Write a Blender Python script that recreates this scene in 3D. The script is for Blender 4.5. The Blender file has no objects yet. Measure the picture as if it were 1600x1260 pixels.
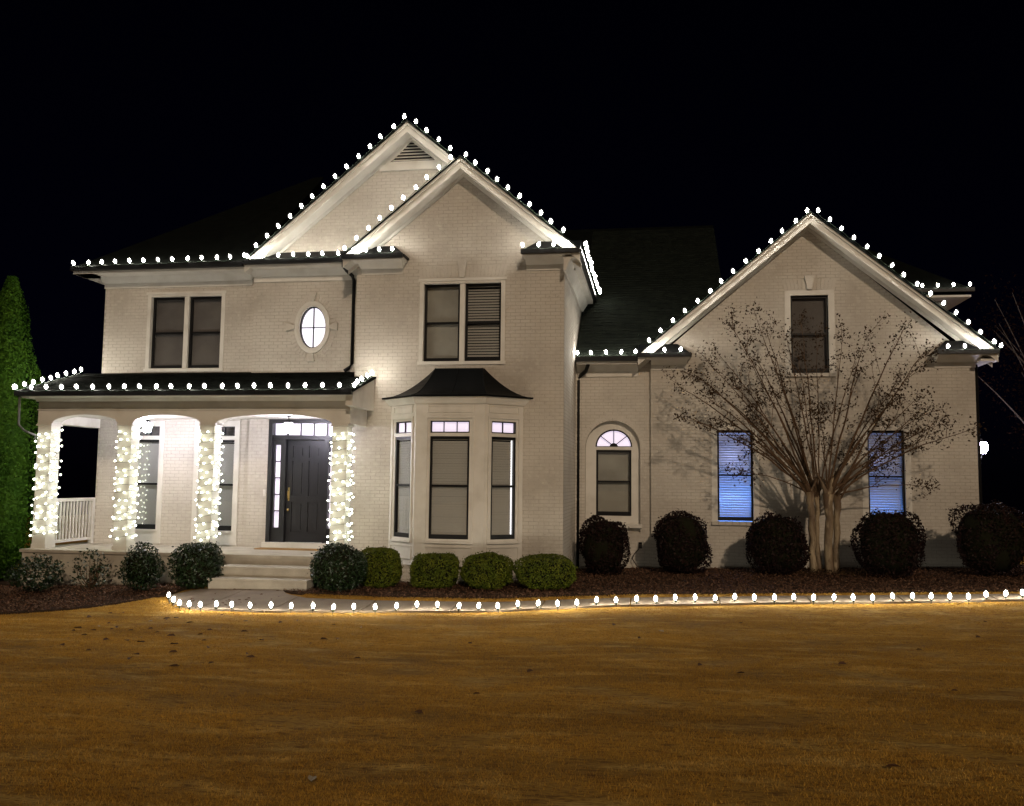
import bpy, math, random
import numpy as np
from mathutils import Vector, Matrix
from mathutils.geometry import tessellate_polygon
random.seed(7); rng = np.random.default_rng(7)
S = bpy.context.scene; COL = S.collection
R = math.radians

# ------------------------------------------------------------------ camera
cd = bpy.data.cameras.new('camera'); cam = bpy.data.objects.new('camera', cd); COL.objects.link(cam)
cd.sensor_width = 36; cd.lens = 1400/1600*36; cd.clip_start = 0.05; cd.clip_end = 500
yaw, pitch, rho = 0.15741, 0.08544, 0.01102
f = Vector((-math.sin(yaw)*math.cos(pitch), math.cos(yaw)*math.cos(pitch), math.sin(pitch)))
r0 = Vector((math.cos(yaw), math.sin(yaw), 0)); u0 = r0.cross(f)
r = r0*math.cos(rho)+u0*math.sin(rho); u = u0*math.cos(rho)-r0*math.sin(rho)
m = Matrix((r, u, -f)).transposed().to_4x4(); m.translation = Vector((0, 0, 2.15))
cam.matrix_world = m
S.camera = cam
# ------------------------------------------------------------------ night sky, street light
w = bpy.data.worlds.new('World'); S.world = w; w.use_nodes = True
nt = w.node_tree; bg = nt.nodes['Background']
sky = nt.nodes.new('ShaderNodeTexSky'); sky.sky_type = 'NISHITA'; sky.sun_disc = False
sky.sun_elevation = R(30); sky.sun_rotation = R(158)
nm = nt.nodes.new('ShaderNodeMix'); nm.data_type = 'RGBA'; nm.blend_type = 'MULTIPLY'; nm.inputs[0].default_value = 1; nm.inputs[7].default_value = (0.22, 0.16, 0.75, 1)
nt.links.new(sky.outputs[0], nm.inputs[6]); nt.links.new(nm.outputs[2], bg.inputs[0]); bg.inputs[1].default_value = 0.00032
sd = bpy.data.lights.new('street_glow', 'SUN'); sd.energy = 0.86; sd.angle = R(2.0); sd.color = (1.0, 0.77, 0.55)
so = bpy.data.objects.new('street_glow', sd); COL.objects.link(so)
sdir = Vector((0.32, -1.0, 0.50)).normalized()
so.rotation_euler = (-sdir).to_track_quat('-Z', 'Y').to_euler()
S.view_settings.view_transform = 'Standard'; S.view_settings.look = 'None'
S.view_settings.gamma = 1; S.view_settings.exposure = 0.28; S.view_settings.use_curve_mapping = False
S.render.engine = 'CYCLES'
S.cycles.use_denoising = True
S.cycles.max_bounces = 6; S.cycles.diffuse_bounces = 3; S.cycles.transparent_max_bounces = 12

# ------------------------------------------------------------------ materials
def mat(name, col, rough=0.7, metal=0.0, noise=None, bump=0.0, bscale=40, spec=0.5, stretch=None, transl=None):
    mm = bpy.data.materials.new(name); mm.use_nodes = True
    n = mm.node_tree.nodes; l = mm.node_tree.links; b = n['Principled BSDF']
    b.inputs['Base Color'].default_value = (*col, 1); b.inputs['Roughness'].default_value = rough
    b.inputs['Metallic'].default_value = metal; b.inputs['Specular IOR Level'].default_value = spec
    geo = n.new('ShaderNodeNewGeometry'); vec = geo.outputs['Position']
    if stretch:
        mp = n.new('ShaderNodeMapping'); mp.inputs['Scale'].default_value = stretch
        l.new(vec, mp.inputs[0]); vec = mp.outputs[0]
    if noise:
        last = None
        for k, (sc, c2, lo, hi) in enumerate(noise):
            t = n.new('ShaderNodeTexNoise'); t.inputs['Scale'].default_value = sc; t.inputs['Detail'].default_value = 5
            l.new(vec, t.inputs['Vector'])
            rp = n.new('ShaderNodeMapRange'); rp.inputs[1].default_value = lo; rp.inputs[2].default_value = hi
            l.new(t.outputs[0], rp.inputs[0])
            mx = n.new('ShaderNodeMix'); mx.data_type = 'RGBA'
            l.new(rp.outputs[0], mx.inputs[0])
            if last is None: mx.inputs[6].default_value = (*col, 1)
            else: l.new(last, mx.inputs[6])
            mx.inputs[7].default_value = (*c2, 1); last = mx.outputs[2]
        l.new(last, b.inputs['Base Color'])
    if bump:
        t = n.new('ShaderNodeTexNoise'); t.inputs['Scale'].default_value = bscale; t.inputs['Detail'].default_value = 6
        l.new(vec, t.inputs['Vector'])
        bp = n.new('ShaderNodeBump'); bp.inputs['Strength'].default_value = bump; bp.inputs['Distance'].default_value = 0.02
        l.new(t.outputs[0], bp.inputs['Height']); l.new(bp.outputs[0], b.inputs['Normal'])
    if transl:
        tb = n.new('ShaderNodeBsdfTranslucent'); tb.inputs[0].default_value = (*col, 1)
        ms = n.new('ShaderNodeMixShader'); ms.inputs[0].default_value = transl
        l.new(b.outputs[0], ms.inputs[1]); l.new(tb.outputs[0], ms.inputs[2])
        l.new(ms.outputs[0], n['Material Output'].inputs[0])
    return mm
def emis(name, col, st, sampling=True):
    mm = bpy.data.materials.new(name); mm.use_nodes = True
    n = mm.node_tree.nodes; b = n['Principled BSDF']
    b.inputs['Base Color'].default_value = (0.8, 0.8, 0.8, 1)
    b.inputs['Emission Color'].default_value = (*col, 1); b.inputs['Emission Strength'].default_value = st
    return mm
def glassmat():
    mm = bpy.data.materials.new('window_glass'); mm.use_nodes = True
    n = mm.node_tree.nodes; l = mm.node_tree.links
    tr = n.new('ShaderNodeBsdfTransparent'); gl = n.new('ShaderNodeBsdfGlossy'); gl.inputs['Roughness'].default_value = 0.02
    tr.inputs[0].default_value = (0.95, 0.96, 0.96, 1)
    lw = n.new('ShaderNodeLayerWeight'); pw4 = n.new('ShaderNodeMath'); pw4.operation = 'POWER'; pw4.inputs[1].default_value = 4
    fr = n.new('ShaderNodeMath'); fr.operation = 'MULTIPLY_ADD'; fr.inputs[1].default_value = .55; fr.inputs[2].default_value = .07
    l.new(lw.outputs['Facing'], pw4.inputs[0]); l.new(pw4.outputs[0], fr.inputs[0])
    ms = n.new('ShaderNodeMixShader'); l.new(fr.outputs[0], ms.inputs[0]); l.new(tr.outputs[0], ms.inputs[1]); l.new(gl.outputs[0], ms.inputs[2])
    l.new(ms.outputs[0], n['Material Output'].inputs[0]); return mm
M = {}
M['brick'] = mat('painted_brick', (0.60, 0.56, 0.50), 0.75, noise=[(0.9, (0.44, 0.40, 0.35), .42, .72), (9, (0.60, 0.57, 0.50), .5, .8), (26, (0.36, 0.31, 0.25), .60, .85)], bump=0.35, bscale=70)
M['mortar'] = mat('painted_mortar', (0.48, 0.44, 0.375), 0.85, noise=[(6, (0.36, 0.33, 0.28), .4, .8)], bump=0.3, bscale=90)
M['trim'] = mat('white_trim_paint', (0.70, 0.675, 0.62), 0.5, noise=[(2.5, (0.56, 0.53, 0.47), .45, .8)], bump=0.05, bscale=30)
M['concrete'] = mat('painted_concrete', (0.50, 0.46, 0.38), 0.8, noise=[(3, (0.36, 0.32, 0.26), .4, .75), (30, (0.45, 0.40, 0.33), .5, .8)], bump=0.3, bscale=60)
M['walk'] = mat('walk_concrete', (0.27, 0.21, 0.15), 0.85, noise=[(2.2, (0.19, 0.145, 0.10), .4, .75), (45, (0.22, 0.18, 0.14), .5, .8)], bump=0.5, bscale=80)
M['black'] = mat('black_paint', (0.006, 0.006, 0.0065), 0.4, spec=.3)
M['darkmetal'] = mat('dark_metal_roofing', (0.003, 0.0035, 0.004), 0.42, metal=0.0, spec=.08, noise=[(4, (0.006, 0.0065, 0.007), .4, .8)], bump=.08, bscale=12)
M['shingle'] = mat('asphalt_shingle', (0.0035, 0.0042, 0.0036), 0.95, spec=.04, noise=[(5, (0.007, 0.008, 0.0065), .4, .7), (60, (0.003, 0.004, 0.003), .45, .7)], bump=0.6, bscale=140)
M['shinglelit'] = mat('bulb_lit_shingle', (0.0085, 0.011, 0.0088), 0.9, spec=.05, noise=[(5, (0.017, 0.021, 0.016), .4, .7), (60, (0.006, 0.007, 0.006), .45, .7)], bump=0.6, bscale=140)  # the same shingle painted lighter, to look lit by the eave bulbs
M['door'] = mat('door_paint', (0.013, 0.013, 0.015), 0.45)
M['greypipe'] = mat('grey_pipe', (0.12, 0.12, 0.115), 0.35)
M['brass'] = mat('brass', (0.6, 0.43, 0.16), 0.3, metal=1)
M['blind'] = mat('blind_vinyl', (0.68, 0.65, 0.60), 0.6, transl=0.22)
M['shade'] = mat('fabric_shade', (0.50, 0.475, 0.42), 0.9, noise=[(1.4, (0.36, 0.34, 0.30), .35, .7)])
M['dimshade'] = mat('dim_shade', (0.22, 0.195, 0.18), 0.9, noise=[(1.2, (0.13, 0.115, 0.11), .35, .7)])
M['inside'] = mat('dark_room', (0.012, 0.012, 0.012), 0.9)
M['glass'] = glassmat()
M['lit'] = emis('lit_room_curtain', (0.80, 0.70, 0.90), 0.72)
M['litoval'] = emis('lit_frosted_pane', (0.90, 0.86, 1.0), 0.98)
M['slit'] = emis('lit_gap', (1.0, 0.97, 1.0), 1.3)
M['bulb'] = emis('warm_white_bulb', (1.0, 0.95, 0.84), 125)
M['stakebulb'] = emis('stake_bulb_glow', (1.0, 0.93, 0.78), 100)
M['mini'] = emis('mini_bulb_glow', (0.96, 1.0, 0.80), 15)
M['lamp'] = emis('porch_lamp_glow', (0.90, 0.85, 1.0), 185)
M['lampwall'] = emis('wall_lamp_glow', (0.80, 0.76, 1.0), 90)
def halomat(name, col, st, a):
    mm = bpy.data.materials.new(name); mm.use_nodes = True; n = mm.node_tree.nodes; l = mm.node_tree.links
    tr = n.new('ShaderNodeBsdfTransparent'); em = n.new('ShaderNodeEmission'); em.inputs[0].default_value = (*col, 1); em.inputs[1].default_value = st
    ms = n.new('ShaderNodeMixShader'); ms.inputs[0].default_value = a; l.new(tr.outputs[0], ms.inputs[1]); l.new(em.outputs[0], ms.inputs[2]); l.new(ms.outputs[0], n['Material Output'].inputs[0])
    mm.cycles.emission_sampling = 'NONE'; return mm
M['halo'] = halomat('bulb_halo_shell', (1.0, 0.97, 0.86), .8, .15)  # see-through glowing shell added round each bulb core as a halo
M['socket'] = mat('bulb_socket', (0.02, 0.05, 0.025), 0.5)
M['wire'] = mat('light_wire', (0.015, 0.03, 0.018), 0.6)
M['mat'] = mat('coir_mat', (0.36, 0.21, 0.07), 0.95, bump=.8, bscale=200)
M['lawn'] = mat('dormant_lawn', (0.47, 0.27, 0.046), 0.95, noise=[(0.5, (0.30, 0.165, 0.028), .40, .62), (3.0, (0.60, 0.40, 0.11), .5, .72), (14, (0.16, 0.075, 0.015), .52, .75), (45, (0.16, 0.07, 0.012), .5, .72)], bump=1.0, bscale=55, spec=.1, stretch=(.45, 1.3, 1))
M['blade'] = mat('dormant_grass_blade', (0.66, 0.385, 0.068), 0.8, transl=.25, noise=[(0.5, (0.42, 0.235, 0.040), .40, .62), (3.0, (0.78, 0.53, 0.16), .5, .72), (14, (0.22, 0.10, 0.02), .52, .75), (50, (0.26, 0.11, 0.018), .48, .68)], spec=.15, stretch=(.45, 1.3, 1))
M['mulchbase'] = mat('mulch_soil', (0.032, 0.019, 0.011), 0.95, noise=[(9, (0.06, 0.034, 0.02), .4, .7)], bump=1.0, bscale=40, spec=.1)
M['chip'] = mat('mulch_chip', (0.13, 0.066, 0.036), 0.9, noise=[(35, (0.42, 0.26, 0.17), .5, .72), (60, (0.05, 0.02, 0.014), .4, .7)], spec=.2)
M['holly'] = mat('holly_leaf', (0.011, 0.024, 0.008), 0.3, spec=.4, noise=[(14, (0.022, 0.042, 0.014), .4, .75)])
M['boxwood'] = mat('boxwood_leaf', (0.075, 0.100, 0.007), 0.6, spec=.15, noise=[(7, (0.14, 0.15, 0.012), .4, .7), (30, (0.04, 0.06, 0.006), .45, .7)])
M['hullshade'] = mat('leaf_gap_shade', (0.012, 0.012, 0.006), 0.95, spec=.05)  # near-black colour stands in for shade between the leaves
M['loro'] = mat('dark_red_leaf', (0.012, 0.006, 0.005), 0.6, spec=.12, noise=[(12, (0.026, 0.010, 0.008), .45, .75)])
M['cedar'] = mat('arborvitae_leaf', (0.028, 0.078, 0.004), 0.7, spec=.10, noise=[(3, (0.055, 0.125, 0.008), .4, .7), (20, (0.02, 0.05, 0.008), .45, .7)])
M['bark'] = mat('crape_myrtle_bark', (0.30, 0.23, 0.14), 0.7, noise=[(2.2, (0.10, 0.06, 0.032), .42, .58), (9, (0.42, 0.33, 0.21), .52, .7), (30, (0.12, 0.075, 0.04), .55, .75)], bump=.4, bscale=25, stretch=(1, 1, .3))
M['twig'] = mat('brown_twig', (0.105, 0.062, 0.034), 0.8, spec=.2)
M['pod'] = mat('dry_leaf_and_pod', (0.055, 0.032, 0.013), 0.85, spec=.15, noise=[(15, (0.022, 0.011, 0.006), .4, .7)])
M['farbark'] = mat('grey_bark', (0.12, 0.10, 0.09), 0.85)
M['farleaf'] = mat('dark_autumn_leaf', (0.014, 0.006, 0.004), 0.9, spec=.05)
M['cord'] = mat('brown_cord', (0.03, 0.018, 0.012), 0.6)
M['leafdry'] = mat('dry_fallen_leaf', (0.10, 0.045, 0.018), 0.8)
M['leafpale'] = mat('pale_fallen_leaf', (0.42, 0.34, 0.22), 0.8)

# ------------------------------------------------------------------ mesh helpers
class MB:
    def __init__(s, T=None): s.v = []; s.f = []; s.mi = []; s.T = T
    def add(s, vs, fs, mi=0):
        o = len(s.v)
        s.v += [(s.T @ Vector(p)) if s.T else Vector(p) for p in vs]
        s.f += [tuple(i+o for i in q) for q in fs]; s.mi += [mi]*len(fs)
    def box(s, x0, x1, y0, y1, z0, z1, mi=0):
        s.add([(x0,y0,z0),(x1,y0,z0),(x1,y1,z0),(x0,y1,z0),(x0,y0,z1),(x1,y0,z1),(x1,y1,z1),(x0,y1,z1)],
              [(0,3,2,1),(4,5,6,7),(0,1,5,4),(1,2,6,5),(2,3,7,6),(3,0,4,7)], mi)
    def hexa(s, p, mi=0): s.add(p, [(0,3,2,1),(4,5,6,7),(0,1,5,4),(1,2,6,5),(2,3,7,6),(3,0,4,7)], mi)
    def prism(s, poly, y0, y1, mi=0):      # poly in (x,z), extruded along y
        n = len(poly)
        s.add([(a, y0, b) for a, b in poly]+[(a, y1, b) for a, b in poly],
              [tuple(range(n)), tuple(range(2*n-1, n-1, -1))]+[(i, i+n, (i+1) % n+n, (i+1) % n) for i in range(n)], mi)
    def sheet(s, outer, holes, y0, y1, mi=0):   # wall with openings, poly in (x,z)
        loops = [outer]+holes
        vs = [Vector((a, b, 0)) for lp in loops for a, b in lp]
        tris = tessellate_polygon([[Vector((a, b, 0)) for a, b in lp] for lp in loops])
        n = len(vs)
        pts = [(p.x, y0, p.y) for p in vs]+[(p.x, y1, p.y) for p in vs]
        fs = [tuple(t) for t in tris]+[tuple(i+n for i in reversed(t)) for t in tris]
        o = 0
        for lp in loops:
            k = len(lp)
            fs += [(o+i, o+(i+1) % k, o+(i+1) % k+n, o+i+n) for i in range(k)]; o += k
        s.add(pts, fs, mi)
    def tube(s, pts, rad, n=6, mi=0, cap=True):
        pts = [Vector(p) for p in pts]; k = len(pts)
        rad = rad if hasattr(rad, '__len__') else [rad]*k
        vs = []; ref = Vector((0, 0, 1))
        for i, p in enumerate(pts):
            d = (pts[min(i+1, k-1)]-pts[max(i-1, 0)])
            if d.length < 1e-6: d = Vector((0, 0, 1))
            d.normalize()
            a = ref if abs(d.dot(ref)) < .95 else Vector((1, 0, 0))
            x = d.cross(a).normalized(); y = d.cross(x)
            for j in range(n):
                t = 2*math.pi*j/n; vs.append(p+(x*math.cos(t)+y*math.sin(t))*rad[i])
        fs = [(i*n+j, i*n+(j+1) % n, (i+1)*n+(j+1) % n, (i+1)*n+j) for i in range(k-1) for j in range(n)]
        if cap: fs += [tuple(range(n-1, -1, -1)), tuple(range((k-1)*n, k*n))]
        s.add(vs, fs, mi)
    def lathe(s, prof, c=(0, 0, 0), n=10, mi=0):   # prof (r,z)
        vs = [(c[0]+rr*math.cos(2*math.pi*j/n), c[1]+rr*math.sin(2*math.pi*j/n), c[2]+z) for rr, z in prof for j in range(n)]
        fs = [(i*n+j, i*n+(j+1) % n, (i+1)*n+(j+1) % n, (i+1)*n+j) for i in range(len(prof)-1) for j in range(n)]
        s.add(vs, fs, mi)
    def mesh(s, name, mats):
        me = bpy.data.meshes.new(name); me.from_pydata([tuple(p) for p in s.v], [], s.f); me.update()
        for q in (mats if isinstance(mats, (list, tuple)) else [mats]): me.materials.append(q)
        if len(me.materials) > 1:
            me.polygons.foreach_set('material_index', s.mi)
        return me
    def build(s, name, mats, parent=None, smooth=False, recalc=True):
        me = s.mesh(name, mats)
        if recalc:
            import bmesh
            bm = bmesh.new(); bm.from_mesh(me); bmesh.ops.recalc_face_normals(bm, faces=bm.faces); bm.to_mesh(me); bm.free()
        if smooth: me.shade_smooth()
        return link(name, me, parent)
WM = {}
def link(name, me, parent=None, mw=None):
    o = bpy.data.objects.new(name, me); COL.objects.link(o)
    mw = mw or Matrix.Identity(4); WM[o.name] = mw
    if parent:
        o.parent = parent; o.matrix_parent_inverse = WM[parent.name].inverted()
    o.matrix_basis = mw
    return o
def thing(name, label, cat, loc, group=None):
    o = link(name, None, None, Matrix.Translation(loc)); o.empty_display_size = .2
    o['label'] = label; o['category'] = cat
    if group: o['group'] = group
    return o
def tag(o, label, cat, group=None):
    o['label'] = label; o['category'] = cat
    if group: o['group'] = group
    return o
def stuff(o): o['kind'] = 'stuff'; return o
def structure(o): o['kind'] = 'structure'; return o
def rect(a, b, c, d): return [(a, c), (b, c), (b, d), (a, d)]
def arc(cx, cz, rx, rz, a0, a1, n): return [(cx+rx*math.cos(R(a0+(a1-a0)*i/n)), cz+rz*math.sin(R(a0+(a1-a0)*i/n))) for i in range(n+1)]

# ------------------------------------------------------------------ terrain
XS = [-40,-20,-12.5,-9,-6,-2.8,-.5,1,6.4,20,50]; ZS = [-1.2,-.5,-.2,-.05,0,.0,.1,.13,.28,.5,.9]
def smn(t): t = np.clip(t, 0, 1); return t*t*(3-2*t)
def gz(x, y):
    z = np.interp(x, XS, ZS)
    z = z*(1-.5*smn((16.5-y)/4)); z = z-.1*smn((16.6-y)/1.8); z = z+.42*smn((14.5-y)/11)-.06*np.clip(y-25, 0, 200)*smn((y-25)/12)-2.2*smn((np.abs(x)-16)/16)
    return z
OUTX = [-30,-12,-10.6,-9.9,-9.5,-9.1,-8.9,-8.5,-8.1,-7.65,-6.34,-4.06,-2.6,-1.3,1.9,4,6,12,25]
OUTY = [11.5,12.7,13.5,14.2,15.1,15.85,15.62,15.12,14.72,14.46,14.35,14.86,15.16,15.43,15.79,15.9,16.12,16.8,18.2]
def lawn_edge(x): return np.interp(x, OUTX, OUTY)
BACKX = [-8.92,-8.75,-8.55,-6.97,-6.93,-6.7,-6.2,-4.8,-2.5,-1.4,2,4.2,6.5,12,25]
BACKY = [15.66,16.2,16.44,16.44,16.3,15.97,15.66,15.66,15.85,15.98,16.33,16.47,16.72,17.4,18.9]
def walk_back(x): return np.interp(x, BACKX, BACKY)
MX = [-7.0,-6.95,-6.6,-4.9,-2.6,-1.4,-.26,2.1,6.7,12,25]; MY = [16.42,16.35,16.08,15.98,16.18,16.30,16.45,16.68,17.05,17.75,19.2]
def mulch_front(x): return np.interp(x, MX, MY)
def grid(name, xs, ys, m, dz=0):
    X, Y = np.meshgrid(xs, ys); Z = gz(X, Y)+dz
    v = np.stack([X, Y, Z], -1).reshape(-1, 3); nx = len(xs); ny = len(ys)
    fs = [(j*nx+i, j*nx+i+1, (j+1)*nx+i+1, (j+1)*nx+i) for j in range(ny-1) for i in range(nx-1)]
    me = bpy.data.meshes.new(name); me.from_pydata(v.tolist(), [], fs); me.materials.append(m); me.shade_smooth()
    return link(name, me)
xs = np.unique(np.concatenate([np.linspace(-250, -30, 12), np.linspace(-30, 30, 121), np.linspace(30, 250, 12)]))
ys = np.unique(np.concatenate([np.linspace(-120, -6, 10), np.linspace(-6, 24, 121), np.linspace(24, 400, 20)]))
structure(grid('lawn', xs, ys, M['lawn']))
def loft(mb, xa, front, back, top, bot, ny=6):
    n = len(xa); vs = []
    for dz in (top, bot):
        for x in xa:
            y0, y1 = front(x), back(x)
            for k in range(ny+1):
                y = y0+(y1-y0)*k/ny; vs.append((x, y, float(gz(x, y))+dz))
    s = ny+1; N = n*s; fs = []
    for i in range(n-1):
        for k in range(ny):
            fs.append((i*s+k, (i+1)*s+k, (i+1)*s+k+1, i*s+k+1)); fs.append((N+i*s+k, N+i*s+k+1, N+(i+1)*s+k+1, N+(i+1)*s+k))
        fs.append((i*s, N+i*s, N+(i+1)*s, (i+1)*s)); fs.append((i*s+ny, (i+1)*s+ny, N+(i+1)*s+ny, N+i*s+ny))
    for k in range(ny):
        fs.append((k, k+1, N+k+1, N+k)); q = (n-1)*s
        fs.append((q+k, N+q+k, N+q+k+1, q+k+1))
    mb.add(vs, fs)
walk = link('walkway', None, None, Matrix.Translation((-7.5, 15.4, 0))); walk['kind'] = 'structure'
cuts = [-8.9, -7.72, -6.42, -4.9, -3.4, -1.9, -.4, 1.1, 2.6, 4.1, 5.6, 7.1, 8.6, 10.1, 12, 14, 17, 20]
for a, b in zip(cuts[:-1], cuts[1:]):
    mb = MB(); loft(mb, np.linspace(a+.012, b-.012, 9), lawn_edge, walk_back, .035, -.1)
    mb.build('paving_slab', M['walk'], walk)
mb = MB(); loft(mb, np.linspace(-6.98, 16, 80), mulch_front, lambda x: 22.5, .022, -.05, 12)
bedR = structure(mb.build('mulch_bed', M['mulchbase'], smooth=True))
mb = MB(); loft(mb, np.linspace(-22, -8.98, 60), lawn_edge, lambda x: 17.4 if x > -13.3 else 21, .022, -.05, 12)
bedL = structure(mb.build('mulch_bed', M['mulchbase'], smooth=True))

# ------------------------------------------------------------------ house
house = thing('house', 'large two-storey house of white painted brick outlined with white lights', 'house', (-3, 20, 0))
def intervals(poly, z):
    xs_ = []
    n = len(poly)
    for i in range(n):
        (x0, z0), (x1, z1) = poly[i], poly[(i+1) % n]
        if (z0 <= z) != (z1 <= z): xs_.append(x0+(z-z0)/(z1-z0)*(x1-x0))
    xs_.sort(); return list(zip(xs_[::2], xs_[1::2]))
def inter(A, B): return [(max(a, c), min(b, d)) for a, b in A for c, d in B if min(b, d)-max(a, c) > .001]
def subtract(A, B):
    for c, d in B:
        o = []
        for a, b in A:
            if d <= a or c >= b: o.append((a, b)); continue
            if c > a: o.append((a, c))
            if d < b: o.append((d, b))
        A = o
    return A
BL, BH, J = .206, .0675, .0085
def brick_rects(outer, holes, zoff=0.0):
    zs = [p[1] for p in outer]; z = math.floor(min(zs)/(BH+J))*(BH+J)+zoff; row = int(round(z/(BH+J))); out = []
    while z < max(zs):
        za, zb = z+.001, z+BH-.001
        iv = inter(intervals(outer, za), intervals(outer, zb))
        for h in holes: iv = subtract(subtract(iv, intervals(h, za)), intervals(h, zb))
        off = (BL+J)/2*(row % 2)
        for a, b in iv:
            k = math.floor((a-off)/(BL+J))
            while True:
                x0 = k*(BL+J)+off; x1 = x0+BL
                if x0 > b: break
                xx0, xx1 = max(x0, a+.002), min(x1, b-.002)
                if xx1-xx0 > .03: out.append((xx0, xx1, z, z+BH))
                k += 1
        z += BH+J; row += 1
    return out
def add_brick(mb, x0, x1, z0, z1, y, p, c=.004):
    yb = y+.002
    vs = [(x0, yb, z0), (x1, yb, z0), (x1, yb, z1), (x0, yb, z1), (x0+c, y-p, z0+c), (x1-c, y-p+random.uniform(-.0012, .0012), z0+c), (x1-c, y-p, z1-c), (x0+c, y-p+random.uniform(-.0012, .0012), z1-c)]
    mb.add(vs, [(4, 5, 6, 7), (0, 1, 5, 4), (1, 2, 6, 5), (2, 3, 7, 6), (3, 0, 4, 7)])
_ub = MB(); add_brick(_ub, -.5, .5, -.5, .5, 0, .5, .03); 
UNITBRICK = None
def wall(name, outer, holes, y, th=.3, T=None, bricks=True, single=0, label=None, mask=None):
    global UNITBRICK
    mb = MB(T); mb.sheet(outer, holes, y, y+th)
    o = mb.build(name, M['mortar'], house)
    if label: o['label'] = label
    if bricks:
        rs = brick_rects(outer, holes+(mask or []))
        ind = []
        if single:
            rs.sort(key=lambda q: (0 if q[1]-q[0] > .19 else 5)+math.hypot((q[0]+q[1])/2+3.2, ((q[2]+q[3])/2-3.4)*1.3))
            ind, rs = rs[:single], rs[single:]
        b = MB(T)
        for q in rs: add_brick(b, *q, y, random.uniform(.0025, .0055))
        stuff(b.build('brickwork', M['brick'], o, recalc=False))
        if ind:
            if UNITBRICK is None:
                UNITBRICK = _ub.mesh('brick', M['brick'])
            for q in ind:
                mw = Matrix.Translation(((q[0]+q[1])/2, y, (q[2]+q[3])/2)) @ Matrix.Diagonal((q[1]-q[0], random.uniform(.006, .011), q[3]-q[2], 1))
                link('brick', UNITBRICK, o, mw)
    return o

# openings -----------------------------------------------------
MAIN, SEC, BAY, LNK, GAR = 19.3, 19.2, 18.6, 21.5, 21.4
def ellipse(cx, cz, rx, rz, n=32): return [(cx+rx*math.cos(2*math.pi*i/n), cz+rz*math.sin(2*math.pi*i/n)) for i in range(n)]
hA = [rect(-11.80, -9.85, 4.66, 6.44)]                                         # upper left pair
pw = [rect(-12.22, -11.32, .88, 3.32), rect(-10.36, -9.46, .88, 3.32)]         # porch windows
hdoor = [rect(-8.62, -6.88, .575, 3.47)]
oval = ellipse(-7.655, 5.555, .36, .53)
hB = hdoor+[oval]
bayhole = rect(-5.0, -3.12, 4.63, 6.44)
baywin_hole = rect(-5.45, -2.8, .6, 3.6)
archh = [( -1.62, .95), (-.32, .95), (-.32, 2.93)]+arc(-.97, 2.93, .65, .65, 0, 180, 18)[1:-1]+[(-1.62, 2.93)]
g1 = rect(1.42, 2.31, 1.24, 3.39); g2 = rect(4.76, 5.64, 1.24, 3.39); g3 = rect(3.12, 4.05, 4.68, 6.54)
wall('wall', rect(-12.91, -9.10, -.5, 6.95), hA+pw, MAIN)
# section with door, oval and the big gable
gp = (-5.42, 9.93)
wall('wall', [(-9.10, -.5), (-6.0, -.5), (-6.0, 6.6), (-2.0, 6.6), (-1.9, 6.95), gp, (-8.95, 6.95), (-9.10, 6.95)], hB, SEC)
wall('wall', [(-6.43, -.5), (-1.86, -.5), (-1.86, 6.85), (-4.06, 8.82), (-6.43, 6.85)], [bayhole, baywin_hole], BAY, single=290)
# side wall of the centre bay, facing right (local x runs back from the corner)
Tside = Matrix(((0, -1, 0, -1.86), (1, 0, 0, BAY+.002), (0, 0, 1, 0), (0, 0, 0, 1)))
wall('wall', rect(0.002, 6.5, -.5, 6.8), [], 0, T=Tside)
wall('wall', rect(-1.95, -.04, -.5, 5.0), [archh], LNK)
wall('wall', [(-.07, -.5), (7.14, -.5), (7.14, 4.95), (3.58, 8.1), (-.07, 4.95)], [g1, g2, g3], GAR)
# hidden sides and backs
mb = MB(); mb.box(-12.91, -12.61, MAIN+.31, 29, -.6, 6.9); mb.box(-12.9, 8.0, 29, 29.3, -.6, 6.9); mb.build('wall', M['mortar'], house)
mb = MB(); mb.box(6.84, 7.14, GAR+.31, 25.6, -.5, 4.95); mb.box(2.0, 8.14, 26.4, 26.7, 0, 7.25); mb.box(7.84, 8.14, 26.71, 31, 0, 7.25); mb.build('wall', M['mortar'], house)
mb = MB(); mb.box(-6.43, -6.13, BAY+.31, SEC-.002, -.5, 6.85); mb.build('wall', M['mortar'], house)
mb = MB(); mb.box(-.07, .2, GAR+.31, LNK+1.5, -.5, 5.0); mb.box(-9.1, -8.9, SEC+.31, MAIN+.6, 0.6, 6.9); mb.build('wall', M['mortar'], house)
mb = MB(); mb.box(-12.5, 7.0, 22.6, 22.7, 0, 4.9); mb.box(-12.5, -2.3, 20.9, 21.0, 0, 6.8); mb.build('inner_wall', M['inside'], house)

# windows ---------------------------------------------------------
def glasspane(T, x0, x1, z0, z1, y, parent):
    g = MB(T); g.box(x0, x1, y, y+.006, z0, z1); return g.build('pane', M['glass'], parent)
def slats(T, x0, x1, z0, z1, y, parent, m='blind', pitch=.060, tilt=58, name='blind'):
    b = MB(T); z = z1-.03; c, s = math.cos(R(tilt))*.025, math.sin(R(tilt))*.025
    b.box(x0, x1, y-.02, y+.02, z1-.03, z1)
    while z > z0+.04:
        z -= pitch; a = random.uniform(-.0012, .0012)
        b.hexa([(x0, y-c, z-s+a), (x1, y-c, z-s+a), (x1, y+c, z+s), (x0, y+c, z+s), (x0, y-c, z-s+.003+a), (x1, y-c, z-s+.003+a), (x1, y+c, z+s+.003), (x0, y+c, z+s+.003)])
    b.box(x0, x1, y-.014, y+.014, z0, z0+.025)
    return b.build(name, M[m], parent)
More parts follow.
